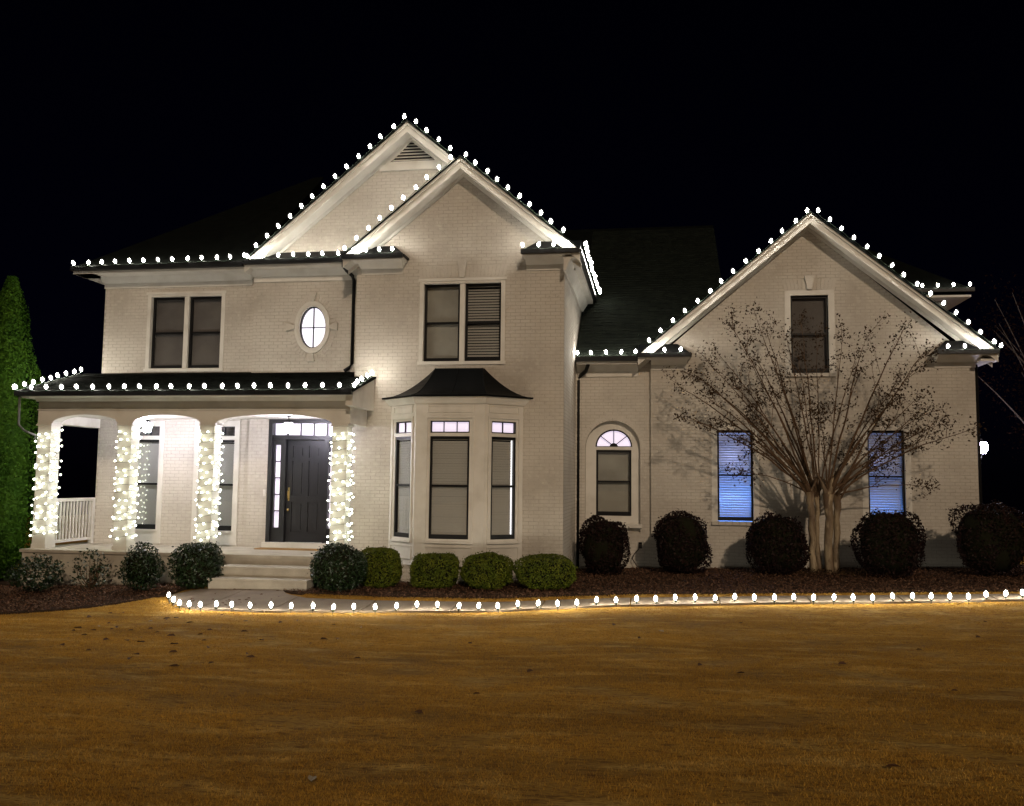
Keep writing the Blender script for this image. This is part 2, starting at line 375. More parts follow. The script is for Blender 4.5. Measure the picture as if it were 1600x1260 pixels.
def shade(T, x0, x1, z0, z1, y, parent, m='shade', name='shade'):
    b = MB(T); n = 14
    for i in range(n):
        a = z0+(z1-z0)*i/n; bb = z0+(z1-z0)*(i+1)/n
        yy = y+.004*math.sin(i*1.7)
        b.hexa([(x0, yy, a), (x1, yy, a), (x1, yy+.01, a), (x0, yy+.01, a), (x0, y+.004*math.sin((i+1)*1.7), bb), (x1, y+.004*math.sin((i+1)*1.7), bb), (x1, yy+.01, bb), (x0, yy+.01, bb)])
    return b.build(name, M[m], parent)
def sash(x0, x1, z0, z1, y, T=None, cover='shade', cm='shade', mid=None, bot=.085, t=.045, label=None, parent=None):
    """double hung black window; y is the outer face of the sash"""
    mid = mid if mid is not None else (z0+z1)/2
    m_ = MB(T)
    m_.box(x0, x0+t, y, y+.07, z0, z1); m_.box(x1-t, x1, y, y+.07, z0, z1)
    m_.box(x0+t, x1-t, y, y+.07, z1-t-.01, z1); m_.box(x0+t, x1-t, y-.012, y+.07, z0, z0+bot)
    m_.box(x0+t, x1-t, y+.012, y+.07, mid-.02, mid+.025)
    win = m_.build('window', M['black'], parent or house)
    if label: win['label'] = label
    glasspane(T, x0+t, x1-t, mid+.026, z1-t-.011, y+.03, win)
    glasspane(T, x0+t, x1-t, z0+bot+.001, mid-.021, y+.02, win)
    a = (T, x0+t-.02, x1-t+.02, z0+.03, z1-.03, y+.11, win)
    if cover == 'shade': shade(*a, m=cm)
    elif cover == 'slats': slats(*a, m=cm)
    elif cover == 'open': slats(*a, m=cm, pitch=.058, tilt=57)
    elif cover == 'closed': slats(*a, m=cm, pitch=.05, tilt=78)
    return win
def casing(x0, x1, z0, z1, y, T, parent, wd=.07, dep=.05, sill=True, name='casing'):
    """white surround between the wall opening and the sash"""
    m_ = MB(T)
    m_.box(x0, x0+wd, y, y+dep, z0, z1); m_.box(x1-wd, x1, y, y+dep, z0, z1)
    m_.box(x0+wd, x1-wd, y, y+dep, z1-wd, z1)
    m_.box(x0+wd, x1-wd, y, y+dep, z0, z0+.03)
    return m_.build(name, M['trim'], parent)
def keystone(cx, zb, zt, w1, w2, y, parent=house, name='keystone', T=None):
    k = MB(T); k.hexa([(cx-w1/2, y-.06, zb), (cx+w1/2, y-.06, zb), (cx+w1/2, y+.01, zb), (cx-w1/2, y+.01, zb),
                       (cx-w2/2, y-.07, zt), (cx+w2/2, y-.07, zt), (cx+w2/2, y+.01, zt), (cx-w2/2, y+.01, zt)])
    return k.build(name, M['brick'], parent)
def lintel(x0, x1, z0, z1, y, flare=.06):
    l_ = MB(); n = max(2, int((x1-x0)/.077))
    cx = (x0+x1)/2
    for i in range(n):           # upright bricks fanning out
        a = x0+(x1-x0)*i/n+.004; b = x0+(x1-x0)*(i+1)/n-.004
        fa = (a-cx)/(x1-x0)*2*flare; fb = (b-cx)/(x1-x0)*2*flare
        l_.hexa([(a, y-.014, z0), (b, y-.014, z0), (b, y+.002, z0), (a, y+.002, z0), (a+fa, y-.014, z1), (b+fb, y-.014, z1), (b+fb, y+.002, z1), (a+fa, y+.002, z1)])
    return l_.build('lintel', M['brick'], house)

def pair_window(x0, x1, z0, z1, Y, covers, cms, lab, sill=True):
    w1_ = sash(x0+.09, (x0+x1)/2-.055, z0+.03, z1-.08, Y+.09, None, covers[0], cms[0], label=lab)
    sash((x0+x1)/2+.055, x1-.09, z0+.03, z1-.08, Y+.09, None, covers[1], cms[1])
    m_ = MB(); m_.box(x0, x0+.09, Y-.012, Y+.17, z0, z1); m_.box(x1-.09, x1, Y-.012, Y+.17, z0, z1)
    m_.box(x0+.09, x1-.09, Y-.012, Y+.17, z1-.08, z1); m_.box((x0+x1)/2-.055, (x0+x1)/2+.055, Y+.02, Y+.18, z0+.03, z1-.08)
    m_.box(x0-.03, x1+.03, Y-.035, Y-.013, z1-.03, z1+.03)
    m_.box(x0-.02, x1+.02, Y-.04, Y-.0125, z0-.04, z0+.03)
    m_.box(x0+.09, x1-.09, Y-.0115, Y+.17, z0, z0+.03)
    m_.build('window_surround', M['trim'], house)
pair_window(-11.80, -9.85, 4.62, 6.44, MAIN, ('shade', 'shade'), ('dimshade', 'dimshade'), 'dark upper window with drawn shade')
pair_window(-5.0, -3.12, 4.63, 6.44, BAY, ('shade', 'slats'), ('shade', 'blind'), 'upper window with plain shade')
lintel(-5.0, -3.12, 6.48, 6.74, BAY); keystone(-4.06, 6.47, 6.86, .11, .20, BAY-.012)
# garage wing windows
for (x0, x1, z0, z1), cv, cm_, lb in (((1.42, 2.31, 1.24, 3.39), 'slats', 'blind', 'blue-lit window with blinds'),
                                      ((4.76, 5.64, 1.24, 3.39), 'slats', 'blind', 'window behind the tree, blue glow at the bottom'),
                                      ((3.12, 4.05, 4.68, 6.54), 'shade', 'dimshade', 'dark gable window')):
    ww = sash(x0+.04, x1-.04, z0+.02, z1-.03, GAR+.07, None, cv if cv == 'shade' else 'open', cm_, label=lb, bot=.09)
    c_ = MB(); c_.box(x0-.09, x0+.04, GAR-.012, GAR+.12, z0, z1+.09); c_.box(x1-.04, x1+.09, GAR-.012, GAR+.12, z0, z1+.09)
    c_.box(x0+.04, x1-.04, GAR-.012, GAR+.12, z1-.03, z1+.09)
    c_.build('casing', M['trim'], ww)
    s_ = MB(); n = 7
    for i in range(n):
        a = x0-.1+(x1-x0+.2)*i/n; s_.box(a+.004, a+(x1-x0+.2)/n-.004, GAR-.055, GAR+.05, z0-.08, z0-.001)
    s_.build('sill', M['brick'], ww)
    keystone((x0+x1)/2, z1+.10, z1+.42, .10, .22, GAR-.01)
    lintel(x0-.1, x1+.1, z1+.10, z1+.34, GAR)
# rooms behind the two blue windows, each lit by a blue lamp low down behind the blinds
for x0, x1, pw_ in ((1.42, 2.31, 38), (4.76, 5.64, 19)):
    rb = MB(); rb.box(x0-.25, x0-.2, GAR+.31, GAR+1.15, .9, 3.7); rb.box(x1+.2, x1+.25, GAR+.31, GAR+1.15, .9, 3.7)
    rb.box(x0-.2, x1+.2, GAR+1.0, GAR+1.1, .9, 3.7); rb.box(x0-.2, x1+.2, GAR+.31, GAR+1.0, .85, .9); rb.box(x0-.2, x1+.2, GAR+.31, GAR+1.0, 3.7, 3.75)
    rb.build('inner_wall', M['trim'], house)
    for k in (.28, .72):
        ld = bpy.data.lights.new('room_lamp', 'POINT'); ld.energy = pw_/2; ld.color = (.10, .28, 1.0); ld.shadow_soft_size = .12
        lo = bpy.data.objects.new('room_lamp', ld); COL.objects.link(lo); lo.location = (x0+(x1-x0)*k, GAR+.62, 1.75 if pw_ > 25 else 1.55)
    ld = bpy.data.lights.new('room_lamp', 'POINT'); ld.energy = pw_*.30; ld.color = (.42, .48, 1.0); ld.shadow_soft_size = .2
    lo = bpy.data.objects.new('room_lamp', ld); COL.objects.link(lo); lo.location = ((x0+x1)/2, GAR+.72, 2.75)
# porch windows with transoms
for x0, x1 in ((-12.22, -11.32), (-10.36, -9.46)):
    ww = sash(x0+.02, x1-.02, .92, 2.99, MAIN+.06, None, 'closed', 'blind', bot=.11, label='tall porch window under a small transom', mid=1.96)
    t_ = MB(); t_.box(x0+.02, x1-.02, MAIN+.06, MAIN+.12, 3.08, 3.10); t_.box(x0+.02, x1-.02, MAIN+.06, MAIN+.12, 3.28, 3.30)
    for k in (.0, .333, .667, 1): xx = x0+.03+(x1-x0-.07)*k; t_.box(xx-.006, xx+.012, MAIN+.058, MAIN+.12, 3.10, 3.28)
    t_.build('transom_frame', M['door'], ww)
    glasspane(None, x0+.03, x1-.03, 3.10, 3.28, MAIN+.09, ww)
    shade(None, x0, x1, 3.05, 3.31, MAIN+.2, ww, 'dimshade')
    c_ = MB(); c_.box(x0-.10, x0+.02, MAIN-.03, MAIN+.1, .60, 3.42); c_.box(x1-.02, x1+.10, MAIN-.03, MAIN+.1, .60, 3.42)
    c_.box(x0+.02, x1-.02, MAIN-.03, MAIN+.12, 2.99, 3.08); c_.box(x0+.02, x1-.02, MAIN-.03, MAIN+.1, 3.30, 3.42)
    c_.box(x0+.02, x1-.02, MAIN-.03, MAIN+.1, .60, .64); c_.box(x0+.02, x1-.02, MAIN-.03, MAIN+.1, .86, .92); c_.box(x0+.02, x1-.02, MAIN-.015, MAIN+.1, .64, .86)
    c_.box(x0-.02, x1+.02, MAIN-.05, MAIN-.031, .88, .92)
    c_.build('casing', M['trim'], ww)
# oval window
ov = MB()
def ring(mb, cx, cz, ax, az, bx, bz, y0, y1, n=40, a0=0, a1=360):
    closed = abs(a1-a0) >= 360
    k = n if closed else n+1
    A = [R(a0+(a1-a0)*i/n) for i in range(k)]
    vs = []
    for y in (y0, y1):
        vs += [(cx+ax*math.cos(t), y, cz+az*math.sin(t)) for t in A]+[(cx+bx*math.cos(t), y, cz+bz*math.sin(t)) for t in A]
    fs = []
    for i in range(k if closed else k-1):
        j = (i+1) % k
        fs += [(i, j, k+j, k+i), (2*k+i, 3*k+i, 3*k+j, 2*k+j), (i, 2*k+i, 2*k+j, j), (k+i, k+j, 3*k+j, 3*k+i)]
    if not closed: fs += [(0, k, 3*k, 2*k), (k-1, 3*k-1, 4*k-1, 2*k-1)]
    mb.add(vs, fs)
OC = (-7.655, 5.555)
ring(ov, *OC, .42, .60, .345, .515, SEC-.05, SEC-.002); ring(ov, *OC, .345, .515, .315, .48, SEC-.03, SEC+.1)
ovo = ov.build('oval_window', M['trim'], house); ovo['label'] = 'glowing oval window with four panes'
b_ = MB(); ring(b_, *OC, .315, .48, .292, .457, SEC+.02, SEC+.09); b_.box(OC[0]-.008, OC[0]+.008, SEC+.03, SEC+.08, OC[1]-.458, OC[1]+.458)
b_.box(OC[0]-.293, OC[0]-.009, SEC+.03, SEC+.08, OC[1]-.008, OC[1]+.008); b_.box(OC[0]+.009, OC[0]+.293, SEC+.03, SEC+.08, OC[1]-.008, OC[1]+.008)
b_.build('frame', M['black'], ovo)
for sx in (0, 1):
    for sz in (0, 1):
        q = MB(); a0 = {(1, 1): 0, (0, 1): 90, (0, 0): 180, (1, 0): 270}[(sx, sz)]
        q.prism([OC]+arc(*OC, .30, .465, a0, a0+90, 10), SEC+.10, SEC+.106); q.build('pane', M['litoval'], ovo)
for (dx, dz, ang) in ((0, .60, 0), (.42, 0, 270), (-.42, 0, 90), (0, -.60, 180)):
    T_ = Matrix.Translation((OC[0]+dx, 0, OC[1]+dz)) @ Matrix.Rotation(R(-ang), 4, 'Y')
    keystone(0, .0, .19, .08, .17, SEC-.012, ovo, T=T_)
# fan of upright bricks round the oval
fb = MB()
for i in range(44):
    t = 2*math.pi*(i+.5)/44
    if min(abs(math.sin(t)), abs(math.cos(t))) < .16: continue
    ca, sa = math.cos(t), math.sin(t); dt = math.pi/44*.82
    p = [(OC[0]+(.425+e)*math.cos(t+g), OC[1]+(.605+e)*math.sin(t+g)) for e, g in ((0, -dt), (0, dt), (.13, dt), (.13, -dt))]
    fb.prism(p, SEC-.016, SEC+.002)
stuff(fb.build('brick_surround', M['brick'], ovo))

# link-wall arched window in its recess
rec = MB(); rec.prism([(-1.7, .9), (-.25, .9), (-.25, 3.7), (-1.7, 3.7)], LNK+.301, LNK+.33); aw_back = rec.build('wall', M['inside'], house)
fa = MB(); outer_ = archh
fa.sheet([(-1.62, .95), (-.32, .95), (-.32, 2.93)]+arc(-.97, 2.93, .65, .65, 0, 180, 18)[1:-1]+[(-1.62, 2.93)],
         [rect(-1.37, -.53, 1.32, 2.89), [(-1.39, 2.965), (-.51, 2.965)]+arc(-.95, 2.965, .44, .42, 0, 180, 16)[1:-1]], LNK+.14, LNK+.2)
aw = fa.build('arched_window', M['trim'], house); aw['label'] = 'arched window with lit fan light'
s_ = sash(-1.37, -.53, 1.33, 2.89, LNK+.15, None, 'shade', 'shade', parent=None, bot=.09, mid=2.13, label='sash under the fan light')
fl = MB(); ring(fl, -.95, 2.965, .44, .42, .405, .385, LNK+.15, LNK+.2, 20, 0, 180); fl.box(-1.39, -.51, LNK+.15, LNK+.2, 2.945, 2.98)
for a in (38, 90, 142):
    T_ = Matrix.Translation((-.95, 0, 2.98)) @ Matrix.Rotation(R(90-a), 4, 'Y')
    sub = MB(T_); sub.box(-.009, .009, LNK+.152, LNK+.19, .0, .40); fl.v, o_ = fl.v, len(fl.v); fl.v += sub.v; fl.f += [tuple(i+o_ for i in q) for q in sub.f]; fl.mi += sub.mi
ring(fl, -.95, 2.965, .10, .09, .0, .0, LNK+.151, LNK+.19, 10, 0, 180)
fl.build('fan_frame', M['black'], aw)
lp = MB(); lp.prism(arc(-.95, 2.965, .42, .40, 0, 180, 16), LNK+.205, LNK+.215); lp.build('pane', M['lit'], aw)
sl = MB(); sl.box(-1.66, -.28, LNK-.04, LNK+.14, 1.05, 1.14); sl.build('sill', M['trim'], aw)
for dx in (-.14, .10):
    k = MB(); k.hexa([(-.965+dx*.7, LNK-.03, 3.60), (-.94+dx*.7, LNK-.03, 3.60), (-.94+dx*.7, LNK+.01, 3.60), (-.965+dx*.7, LNK+.01, 3.60),
                 (-.98+dx*1.5, LNK-.03, 3.86), (-.95+dx*1.5, LNK-.03, 3.86), (-.95+dx*1.5, LNK+.01, 3.86), (-.98+dx*1.5, LNK+.01, 3.86)]); k.build('keystone', M['brick'], house)
ab = MB()
for i in range(26):
    t = math.pi*(i+.5)/26; dt = math.pi/26*.42
    p = [(-.97+rr*math.cos(t+g), 2.93+rr*math.sin(t+g)) for rr, g in ((.655, -dt), (.655, dt), (.78, dt*.98), (.78, -dt*.98))]
    ab.prism(p, LNK-.010, LNK+.002)
stuff(ab.build('brick_surround', M['brick'], aw))

# front door unit
D = SEC
dj = MB()
dj.box(-8.62, -8.53, D-.02, D+.25, .70, 3.47); dj.box(-6.97, -6.88, D-.02, D+.25, .70, 3.47)
dj.box(-8.53, -6.97, D-.02, D+.25, 3.37, 3.47); dj.box(-8.53, -6.97, D+.02, D+.25, 3.00, 3.10)
dj.box(-8.31, -8.21, D+.02, D+.25, .70, 3.0); dj.box(-7.30, -7.20, D+.02, D+.25, .70, 3.0)
dj.box(-8.53, -8.31, D+.05, D+.2, .70, 1.02); dj.box(-7.20, -6.97, D+.05, D+.2, .70, 1.02)
dj.box(-8.53, -8.31, D+.05, D+.2, 2.88, 3.0); dj.box(-7.20, -6.97, D+.05, D+.2, 2.88, 3.0)
for k in range(1, 5):
    zz = 1.02+(2.88-1.02)*k/5; dj.box(-8.53, -8.31, D+.1, D+.14, zz-.012, zz+.012); dj.box(-7.20, -6.97, D+.1, D+.14, zz-.012, zz+.012)
for k in range(1, 5): xx = -8.53+(1.56)*k/5; dj.box(xx-.012, xx+.012, D+.1, D+.14, 3.10, 3.37)
dj.box(-8.53, -8.49, D+.06, D+.14, 1.02, 2.88); dj.box(-8.35, -8.31, D+.06, D+.14, 1.02, 2.88)
dsur = dj.build('door_surround', M['door'], house); dsur['label'] = 'dark door surround with sidelights and transom'
th = MB(); th.box(-8.66, -6.84, D-.12, D+.26, .575, .70); th.build('threshold', M['trim'], dsur)
for x0, x1, z0, z1 in ((-8.53, -8.31, 1.02, 2.88), (-7.20, -6.97, 1.02, 2.88), (-8.53, -6.97, 3.10, 3.37)):
    b_ = MB(); b_.box(x0, x1, D+.16, D+.165, z0, z1); b_.build('pane', M['lit'], dsur)
ds = MB(); SX0, SX1 = -8.20, -7.31; DY = D+.13
ds.box(SX0, SX1, DY+.01, DY+.05, .705, 2.995)
cols_ = ((SX0, SX0+.12), ((SX0+SX1)/2-.06, (SX0+SX1)/2+.06), (SX1-.12, SX1))
for a, b in cols_: ds.box(a, b, DY-.016, DY+.009, .705, 2.995)
for a, b in ((cols_[0][1], cols_[1][0]), (cols_[1][1], cols_[2][0])):
    for z0, z1 in ((.705, .93), (1.60, 1.74), (2.52, 2.60), (2.86, 2.995)): ds.box(a, b, DY-.015, DY+.009, z0, z1)
    for z0, z1 in ((.93, 1.60), (1.74, 2.52), (2.60, 2.86)): ds.box(a+.045, b-.045, DY-.003, DY+.009, z0+.045, z1-.045)
door = ds.build('front_door', M['door'], house); door['label'] = 'black six-panel front door'
hb = MB(); hb.box(-8.165, -8.13, DY-.022, DY-.009, 1.62, 1.92); hb.tube([(-8.147, DY-.02, 1.66), (-8.147, DY-.07, 1.68), (-8.147, DY-.08, 1.76), (-8.147, DY-.07, 1.84), (-8.147, DY-.02, 1.87)], .009, 8)
hb.lathe([(0, -.03), (.02, -.028), (.03, 0), (.02, .028), (0, .03)], (-8.147, DY-.05, 1.42), 10)
hb.build('handle', M['brass'], door)
bl = MB(); bl.box(-8.70, -8.64, D-.03, D-.008, 1.72, 1.87); bl.lathe([(0, 0), (.012, 0), (.012, .01), (0, .01)], (-8.67, D-.04, 1.79), 8); bl.build('doorbell', M['trim'], house)

# gable vent
vt = MB(); vx, vz = -5.39, 9.31
fr = [(-5.95, 9.31), (-4.80, 9.31), (-5.39, 9.86)]
vt.sheet([(-6.03, 9.27), (-4.72, 9.27), (-5.38, 9.93)], [[(-5.90, 9.32), (-4.86, 9.32), (-5.38, 9.84)]], SEC-.05, SEC-.008)
vent = vt.build('gable_vent', M['trim'], house)
b_ = MB(); b_.prism([(-5.90, 9.32), (-4.86, 9.32), (-5.38, 9.84)], SEC-.007, SEC-.0065); b_.build('backing', M['inside'], vent)
for k in range(7):
    z0 = 9.33+.07*k; hw = .52*(1-(z0+.03-9.32)/.52)
    if hw < .04: break
    b_ = MB(); b_.hexa([(-5.38-hw, SEC-.05, z0), (-5.38+hw, SEC-.05, z0), (-5.38+hw, SEC-.012, z0+.035), (-5.38-hw, SEC-.012, z0+.035), (-5.38-hw, SEC-.05, z0+.01), (-5.38+hw, SEC-.05, z0+.01), (-5.38+hw, SEC-.012, z0+.045), (-5.38-hw, SEC-.012, z0+.045)])
    b_.build('slat', M['trim'], vent)
b_ = MB(); b_.box(-6.15, -4.62, SEC-.06, SEC-.008, 9.12, 9.265); b_.build('vent_sill', M['trim'], vent)

# gable trims: rake fascia, soffit, frieze and roof planes
def gable(L, P, Rr, yf, wally, backy, gut=None):
    """L,P,Rr: (x,z) of the roof's top edge at the left eave, peak, right eave; yf front plane"""
    def off(d):   # vertical offset copies
        return [(L[0], L[1]-d), (P[0], P[1]-d), (Rr[0], Rr[1]-d)]
    def band(mb, d0, d1, y0, y1):
        a = off(d0); b = off(d1)
        for i in (0, 1):
            mb.hexa([(b[i][0], y0, b[i][1]), (b[i+1][0], y0, b[i+1][1]), (b[i+1][0], y1, b[i+1][1]), (b[i][0], y1, b[i][1]),
                     (a[i][0], y0, a[i][1]), (a[i+1][0], y0, a[i+1][1]), (a[i+1][0], y1, a[i+1][1]), (a[i][0], y1, a[i][1])])
    rf = MB(); band(rf, 0, .045, yf-.06, backy)
    roof = rf.build('roof', M['shingle'], house)
    a_ = MB(); band(a_, .046, .11, yf-.035, yf+.03); a_.build('rake_crown', M['trim'], house)
    a_ = MB(); band(a_, .118, .27, yf-.005, yf+.03); band(a_, .11, .118, yf+.01, yf+.03); a_.build('rake_fascia', M['trim'], house)
    a_ = MB(); band(a_, .22, .25, yf+.031, wally+.05); a_.build('rake_soffit', M['trim'], house)
    a_ = MB(); band(a_, .251, .34, wally-.04, wally-.012); a_.build('rake_frieze', M['trim'], house)
    return roof
GA = ((-9.17, 7.03), (-5.42, 10.13), (-1.67, 7.03)); GB = ((-6.62, 6.94), (-4.06, 9.03), (-1.50, 6.94)); GC = ((-.36, 5.12), (3.57, 8.38), (7.50, 5.12))
gable(*GA, 18.8, SEC, 27); gable(*GB, 18.2, BAY, 22); gable(*GC, 21.0, GAR, 28)
# pent returns at the foot of the gables
def eave_return(x0, x1, yf, wy, z, h=.27, inner='R', run=.3):
    """little hipped roof with black gutter and white cornice; inner end hips back to the wall"""
    p = MB(); ih = x1 if inner == 'R' else x0; oh = x0 if inner == 'R' else x1
    s = -1 if inner == 'R' else 1
    a = [(oh, yf, z), (ih, yf, z), (ih, wy-.01, z), (oh, wy-.01, z)]
    b = [(oh, wy-.06, z+h), (ih+s*run, wy-.06, z+h), (ih+s*run, wy-.01, z+h), (oh, wy-.01, z+h)]
    p.hexa(a+b); p.box(min(oh, ih)-.01, max(oh, ih)+.02, yf-.02, wy-.012, z-.045, z-.001)
    rf = p.build('return_roof', M['darkmetal'], house)
    g = MB(); a0, a1 = (x0, x1) ; g.box(a0, a1, yf-.09, yf-.021, z-.085, z+.012); g.build('gutter', M['black'], rf)
    c = MB(); i0, i1 = (x0+.30, x1-.06) if inner == 'R' else (x0+.06, x1-.30)
    c.hexa([(i0, wy-.09, z-.22), (i1-.04, wy-.09, z-.22), (i1-.04, wy-.012, z-.22), (i0, wy-.012, z-.22), (i0, yf+.02, z-.10), (i1, yf+.02, z-.10), (i1, wy-.012, z-.10), (i0, wy-.012, z-.10)])
    c.box(i0, i1-.05, wy-.03, wy-.012, z-.34, z-.222); c.box(x0+.02, x1-.02, yf-.01, wy-.012, z-.099, z-.046)
    c.build('cornice', M['trim'], rf)
    return rf
eave_return(-6.62, -5.27, 18.2, BAY, 6.93); eave_return(-2.73, -1.50, 18.2, BAY, 6.93, inner='L')
eave_return(-.36, .86, 21.0, GAR, 5.12); eave_return(6.22, 7.50, 21.0, GAR, 5.12, inner='L')
# eave strip under the big gable (left of the centre bay) and upper-left eave
def eave(x0, x1, yf, wy, z, back, zback, name='roof', cor=True, hipL=0.0, gx0=None, hipR=0.0, mat_='shingle', ci=.5):
    p = MB(); p.hexa([(x0, yf, z-.045), (x1, yf, z-.045), (x1-hipR, back, zback-.045), (x0+hipL, back, zback-.045), (x0, yf, z), (x1, yf, z), (x1-hipR, back, zback), (x0+hipL, back, zback)])
    rf = p.build(name, M[mat_], house)
    g = MB(); g.box(x0, x1, yf-.10, yf-.001, z-.10, z-.046); g.box(x0, x1, yf-.10, yf-.085, z-.046, z+.012); g.box(x0, x1, yf-.012, yf-.001, z-.046, z-.002); g.build('gutter', M['black'], rf)
    if cor:
        c = MB(); c.box(x0+.02, x1-.001, yf, wy-.001, z-.16, z-.10)
        c.hexa([(x0+ci, wy-.07, z-.30), (x1-.001, wy-.07, z-.30), (x1-.001, wy-.012, z-.30), (x0+ci, wy-.012, z-.30), (x0+ci, wy-.16, z-.161), (x1-.001, wy-.16, z-.161), (x1-.001, wy-.012, z-.161), (x0+ci, wy-.012, z-.161)])
        c.box(x0+ci+.03, x1-.001, wy-.035, wy-.012, z-.42, z-.301)
        c.build('cornice', M['trim'], rf)
    return rf
eave(-13.45, -9.18, 18.8, MAIN, 7.0, 23.5, 10.6, hipL=4.0)
mb = MB(); mb.hexa([(-13.45, 18.81, 6.955), (-9.45, 23.5, 10.55), (-9.45, 24, 10.55), (-13.45, 29.4, 6.955), (-13.45, 18.81, 7.0), (-9.45, 23.5, 10.6), (-9.45, 24, 10.6), (-13.45, 29.4, 7.0)]); mb.build('roof', M['shingle'], house)
mb = MB(); mb.box(-13.42, -12.92, MAIN-.49, 29, 6.84, 6.90); mb.build('soffit', M['trim'], house)
p = MB(); p.hexa([(-9.16, 18.8, 6.99), (-6.64, 18.8, 6.99), (-6.64, SEC-.012, 6.99), (-9.16, SEC-.012, 6.99), (-9.16, 18.8, 7.03), (-6.64, 18.8, 7.03), (-6.64, SEC-.03, 7.30), (-8.5, SEC-.03, 7.30)])
pr = p.build('return_roof', M['darkmetal'], house)
g = MB(); g.box(-9.16, -6.64, 18.70, 18.799, 6.94, 7.0); g.box(-9.16, -6.64, 18.70, 18.72, 7.0, 7.05); g.build('gutter', M['black'], pr)
c = MB(); c.box(-9.15, -6.5, 18.80, SEC-.001, 6.88, 6.985); c.hexa([(-9.12, SEC-.07, 6.74), (-6.5, SEC-.07, 6.74), (-6.5, SEC-.012, 6.74), (-9.12, SEC-.012, 6.74), (-9.12, SEC-.2, 6.879), (-6.5, SEC-.2, 6.879), (-6.5, SEC-.012, 6.879), (-9.12, SEC-.012, 6.879)])
c.box(-9.1, -6.5, SEC-.035, SEC-.012, 6.62, 6.739); c.build('cornice', M['trim'], pr)
# right-hand eave of the centre bay, running back over the link roof
e = MB(); e.box(-1.56, -1.46, 18.2, 23.2, 6.85, 6.93); eo = e.build('gutter', M['black'], house)
e = MB(); e.box(-1.86+.002, -1.56, 18.25, 23.2, 6.76, 6.80); e.hexa([(-1.845, 18.25, 6.5), (-1.80, 18.25, 6.5), (-1.80, 23.2, 6.5), (-1.845, 23.2, 6.5), (-1.845, 18.25, 6.759), (-1.70, 18.25, 6.759), (-1.70, 23.2, 6.759), (-1.845, 23.2, 6.759)])
e.box(-1.60, -1.561, 18.25, 23.2, 6.80, 6.90); e.build('soffit', M['trim'], house)
# garage side soffit right + rear wing roof
e = MB(); e.box(7.141, 7.44, 21.03, 28, 4.88, 4.93); e.box(7.40, 7.44, 21.03, 28, 4.931, 5.04); e.build('soffit', M['trim'], house)
e = MB(); e.box(7.442, 7.53, 21.0, 28, 4.97, 5.06); e.build('gutter', M['black'], house)
e = MB(); e.tube([(7.2, 21.5, 4.86), (7.2, 21.5, .3)], .04, 8); e.build('downspout', M['black'], house)
p = MB(); p.hexa([(1.5, 25.8, 7.50), (8.62, 25.8, 7.50), (8.62, 31, 7.50), (1.5, 31, 7.50), (4.2, 28.4, 9.6), (5.9, 28.4, 9.6), (5.9, 28.5, 9.6), (4.2, 28.5, 9.6)]); rr_ = p.build('roof', M['shingle'], house)
g = MB(); g.box(1.5, 8.65, 25.71, 25.799, 7.41, 7.52); g.build('gutter', M['black'], rr_)
g = MB(); g.box(1.6, 8.58, 25.8, 26.399, 7.27, 7.33); g.box(8.141, 8.58, 26.4, 31, 7.27, 7.33); g.build('soffit', M['trim'], rr_)
# link eave + cornice
eave(-1.83, -.37, 21.10, LNK, 5.06, 27.2, 9.9, hipL=0, ci=.002)
lr = MB(); lr.hexa([(-.365, 21.4, 5.235), (1.8, 23.2, 6.67), (1.8, 27.2, 9.855), (-.365, 27.2, 9.855), (-.365, 21.4, 5.28), (1.8, 23.2, 6.715), (1.8, 27.2, 9.9), (-.365, 27.2, 9.9)])
lr.hexa([(-7, 23.2, 6.67), (-1.831, 23.2, 6.67), (-1.831, 27.2, 9.855), (-7, 27.2, 9.855), (-7, 23.2, 6.715), (-1.831, 23.2, 6.715), (-1.831, 27.2, 9.9), (-7, 27.2, 9.9)]); lro = lr.build('roof', M['shingle'], house)
# shingle courses
def shingles(x0f, x1f, y0, z0, y1, z1, parent, single=0, expo=.14, tw=.33, sm='shingle'):
    L_ = math.hypot(y1-y0, z1-z0); dy, dz = (y1-y0)/L_, (z1-z0)/L_; ny, nz = -dz, dy
    n = int(L_/expo); items = []
    for i in range(n):
        s0 = i*expo; x0, x1 = x0f(y0+dy*s0), x1f(y0+dy*s0); k = x0+random.random()*tw-tw
        while k < x1:
            wd = tw*random.choice((.5, .8, 1, 1, 1.2)); a, b = max(k, x0), min(k+wd-.008, x1); k += wd
            if b-a < .03: continue
            items.append((a, b, s0, random.uniform(.012, .028)))
    def geo(mb, it):
        a, b, s0, t = it; s1 = s0+expo*1.15
        def P(x, s, h): return (x, y0+dy*s+ny*h, z0+dz*s+nz*h)
        mb.hexa([P(a, s0, .001), P(b, s0, .001), P(b, s1, .001), P(a, s1, .001), P(a, s0, t), P(b, s0, t), P(b, s1, .003), P(a, s1, .003)])
    if single:
        for it in items[:single]:
            mb = MB(); geo(mb, it); mb.build('shingle', M[sm], parent, recalc=False)
        items = items[single:]
    mb = MB()
    for it in items: geo(mb, it)
    stuff(mb.build('shingle_courses', M[sm], parent, recalc=False))
shingles(lambda y: -1.83, lambda y: -.37 if y < 21.45 else min(1.8, -.37+(y-21.3)*1.05), 21.11, 5.065, 27.1, 9.82, lro, single=160, sm='shinglelit')

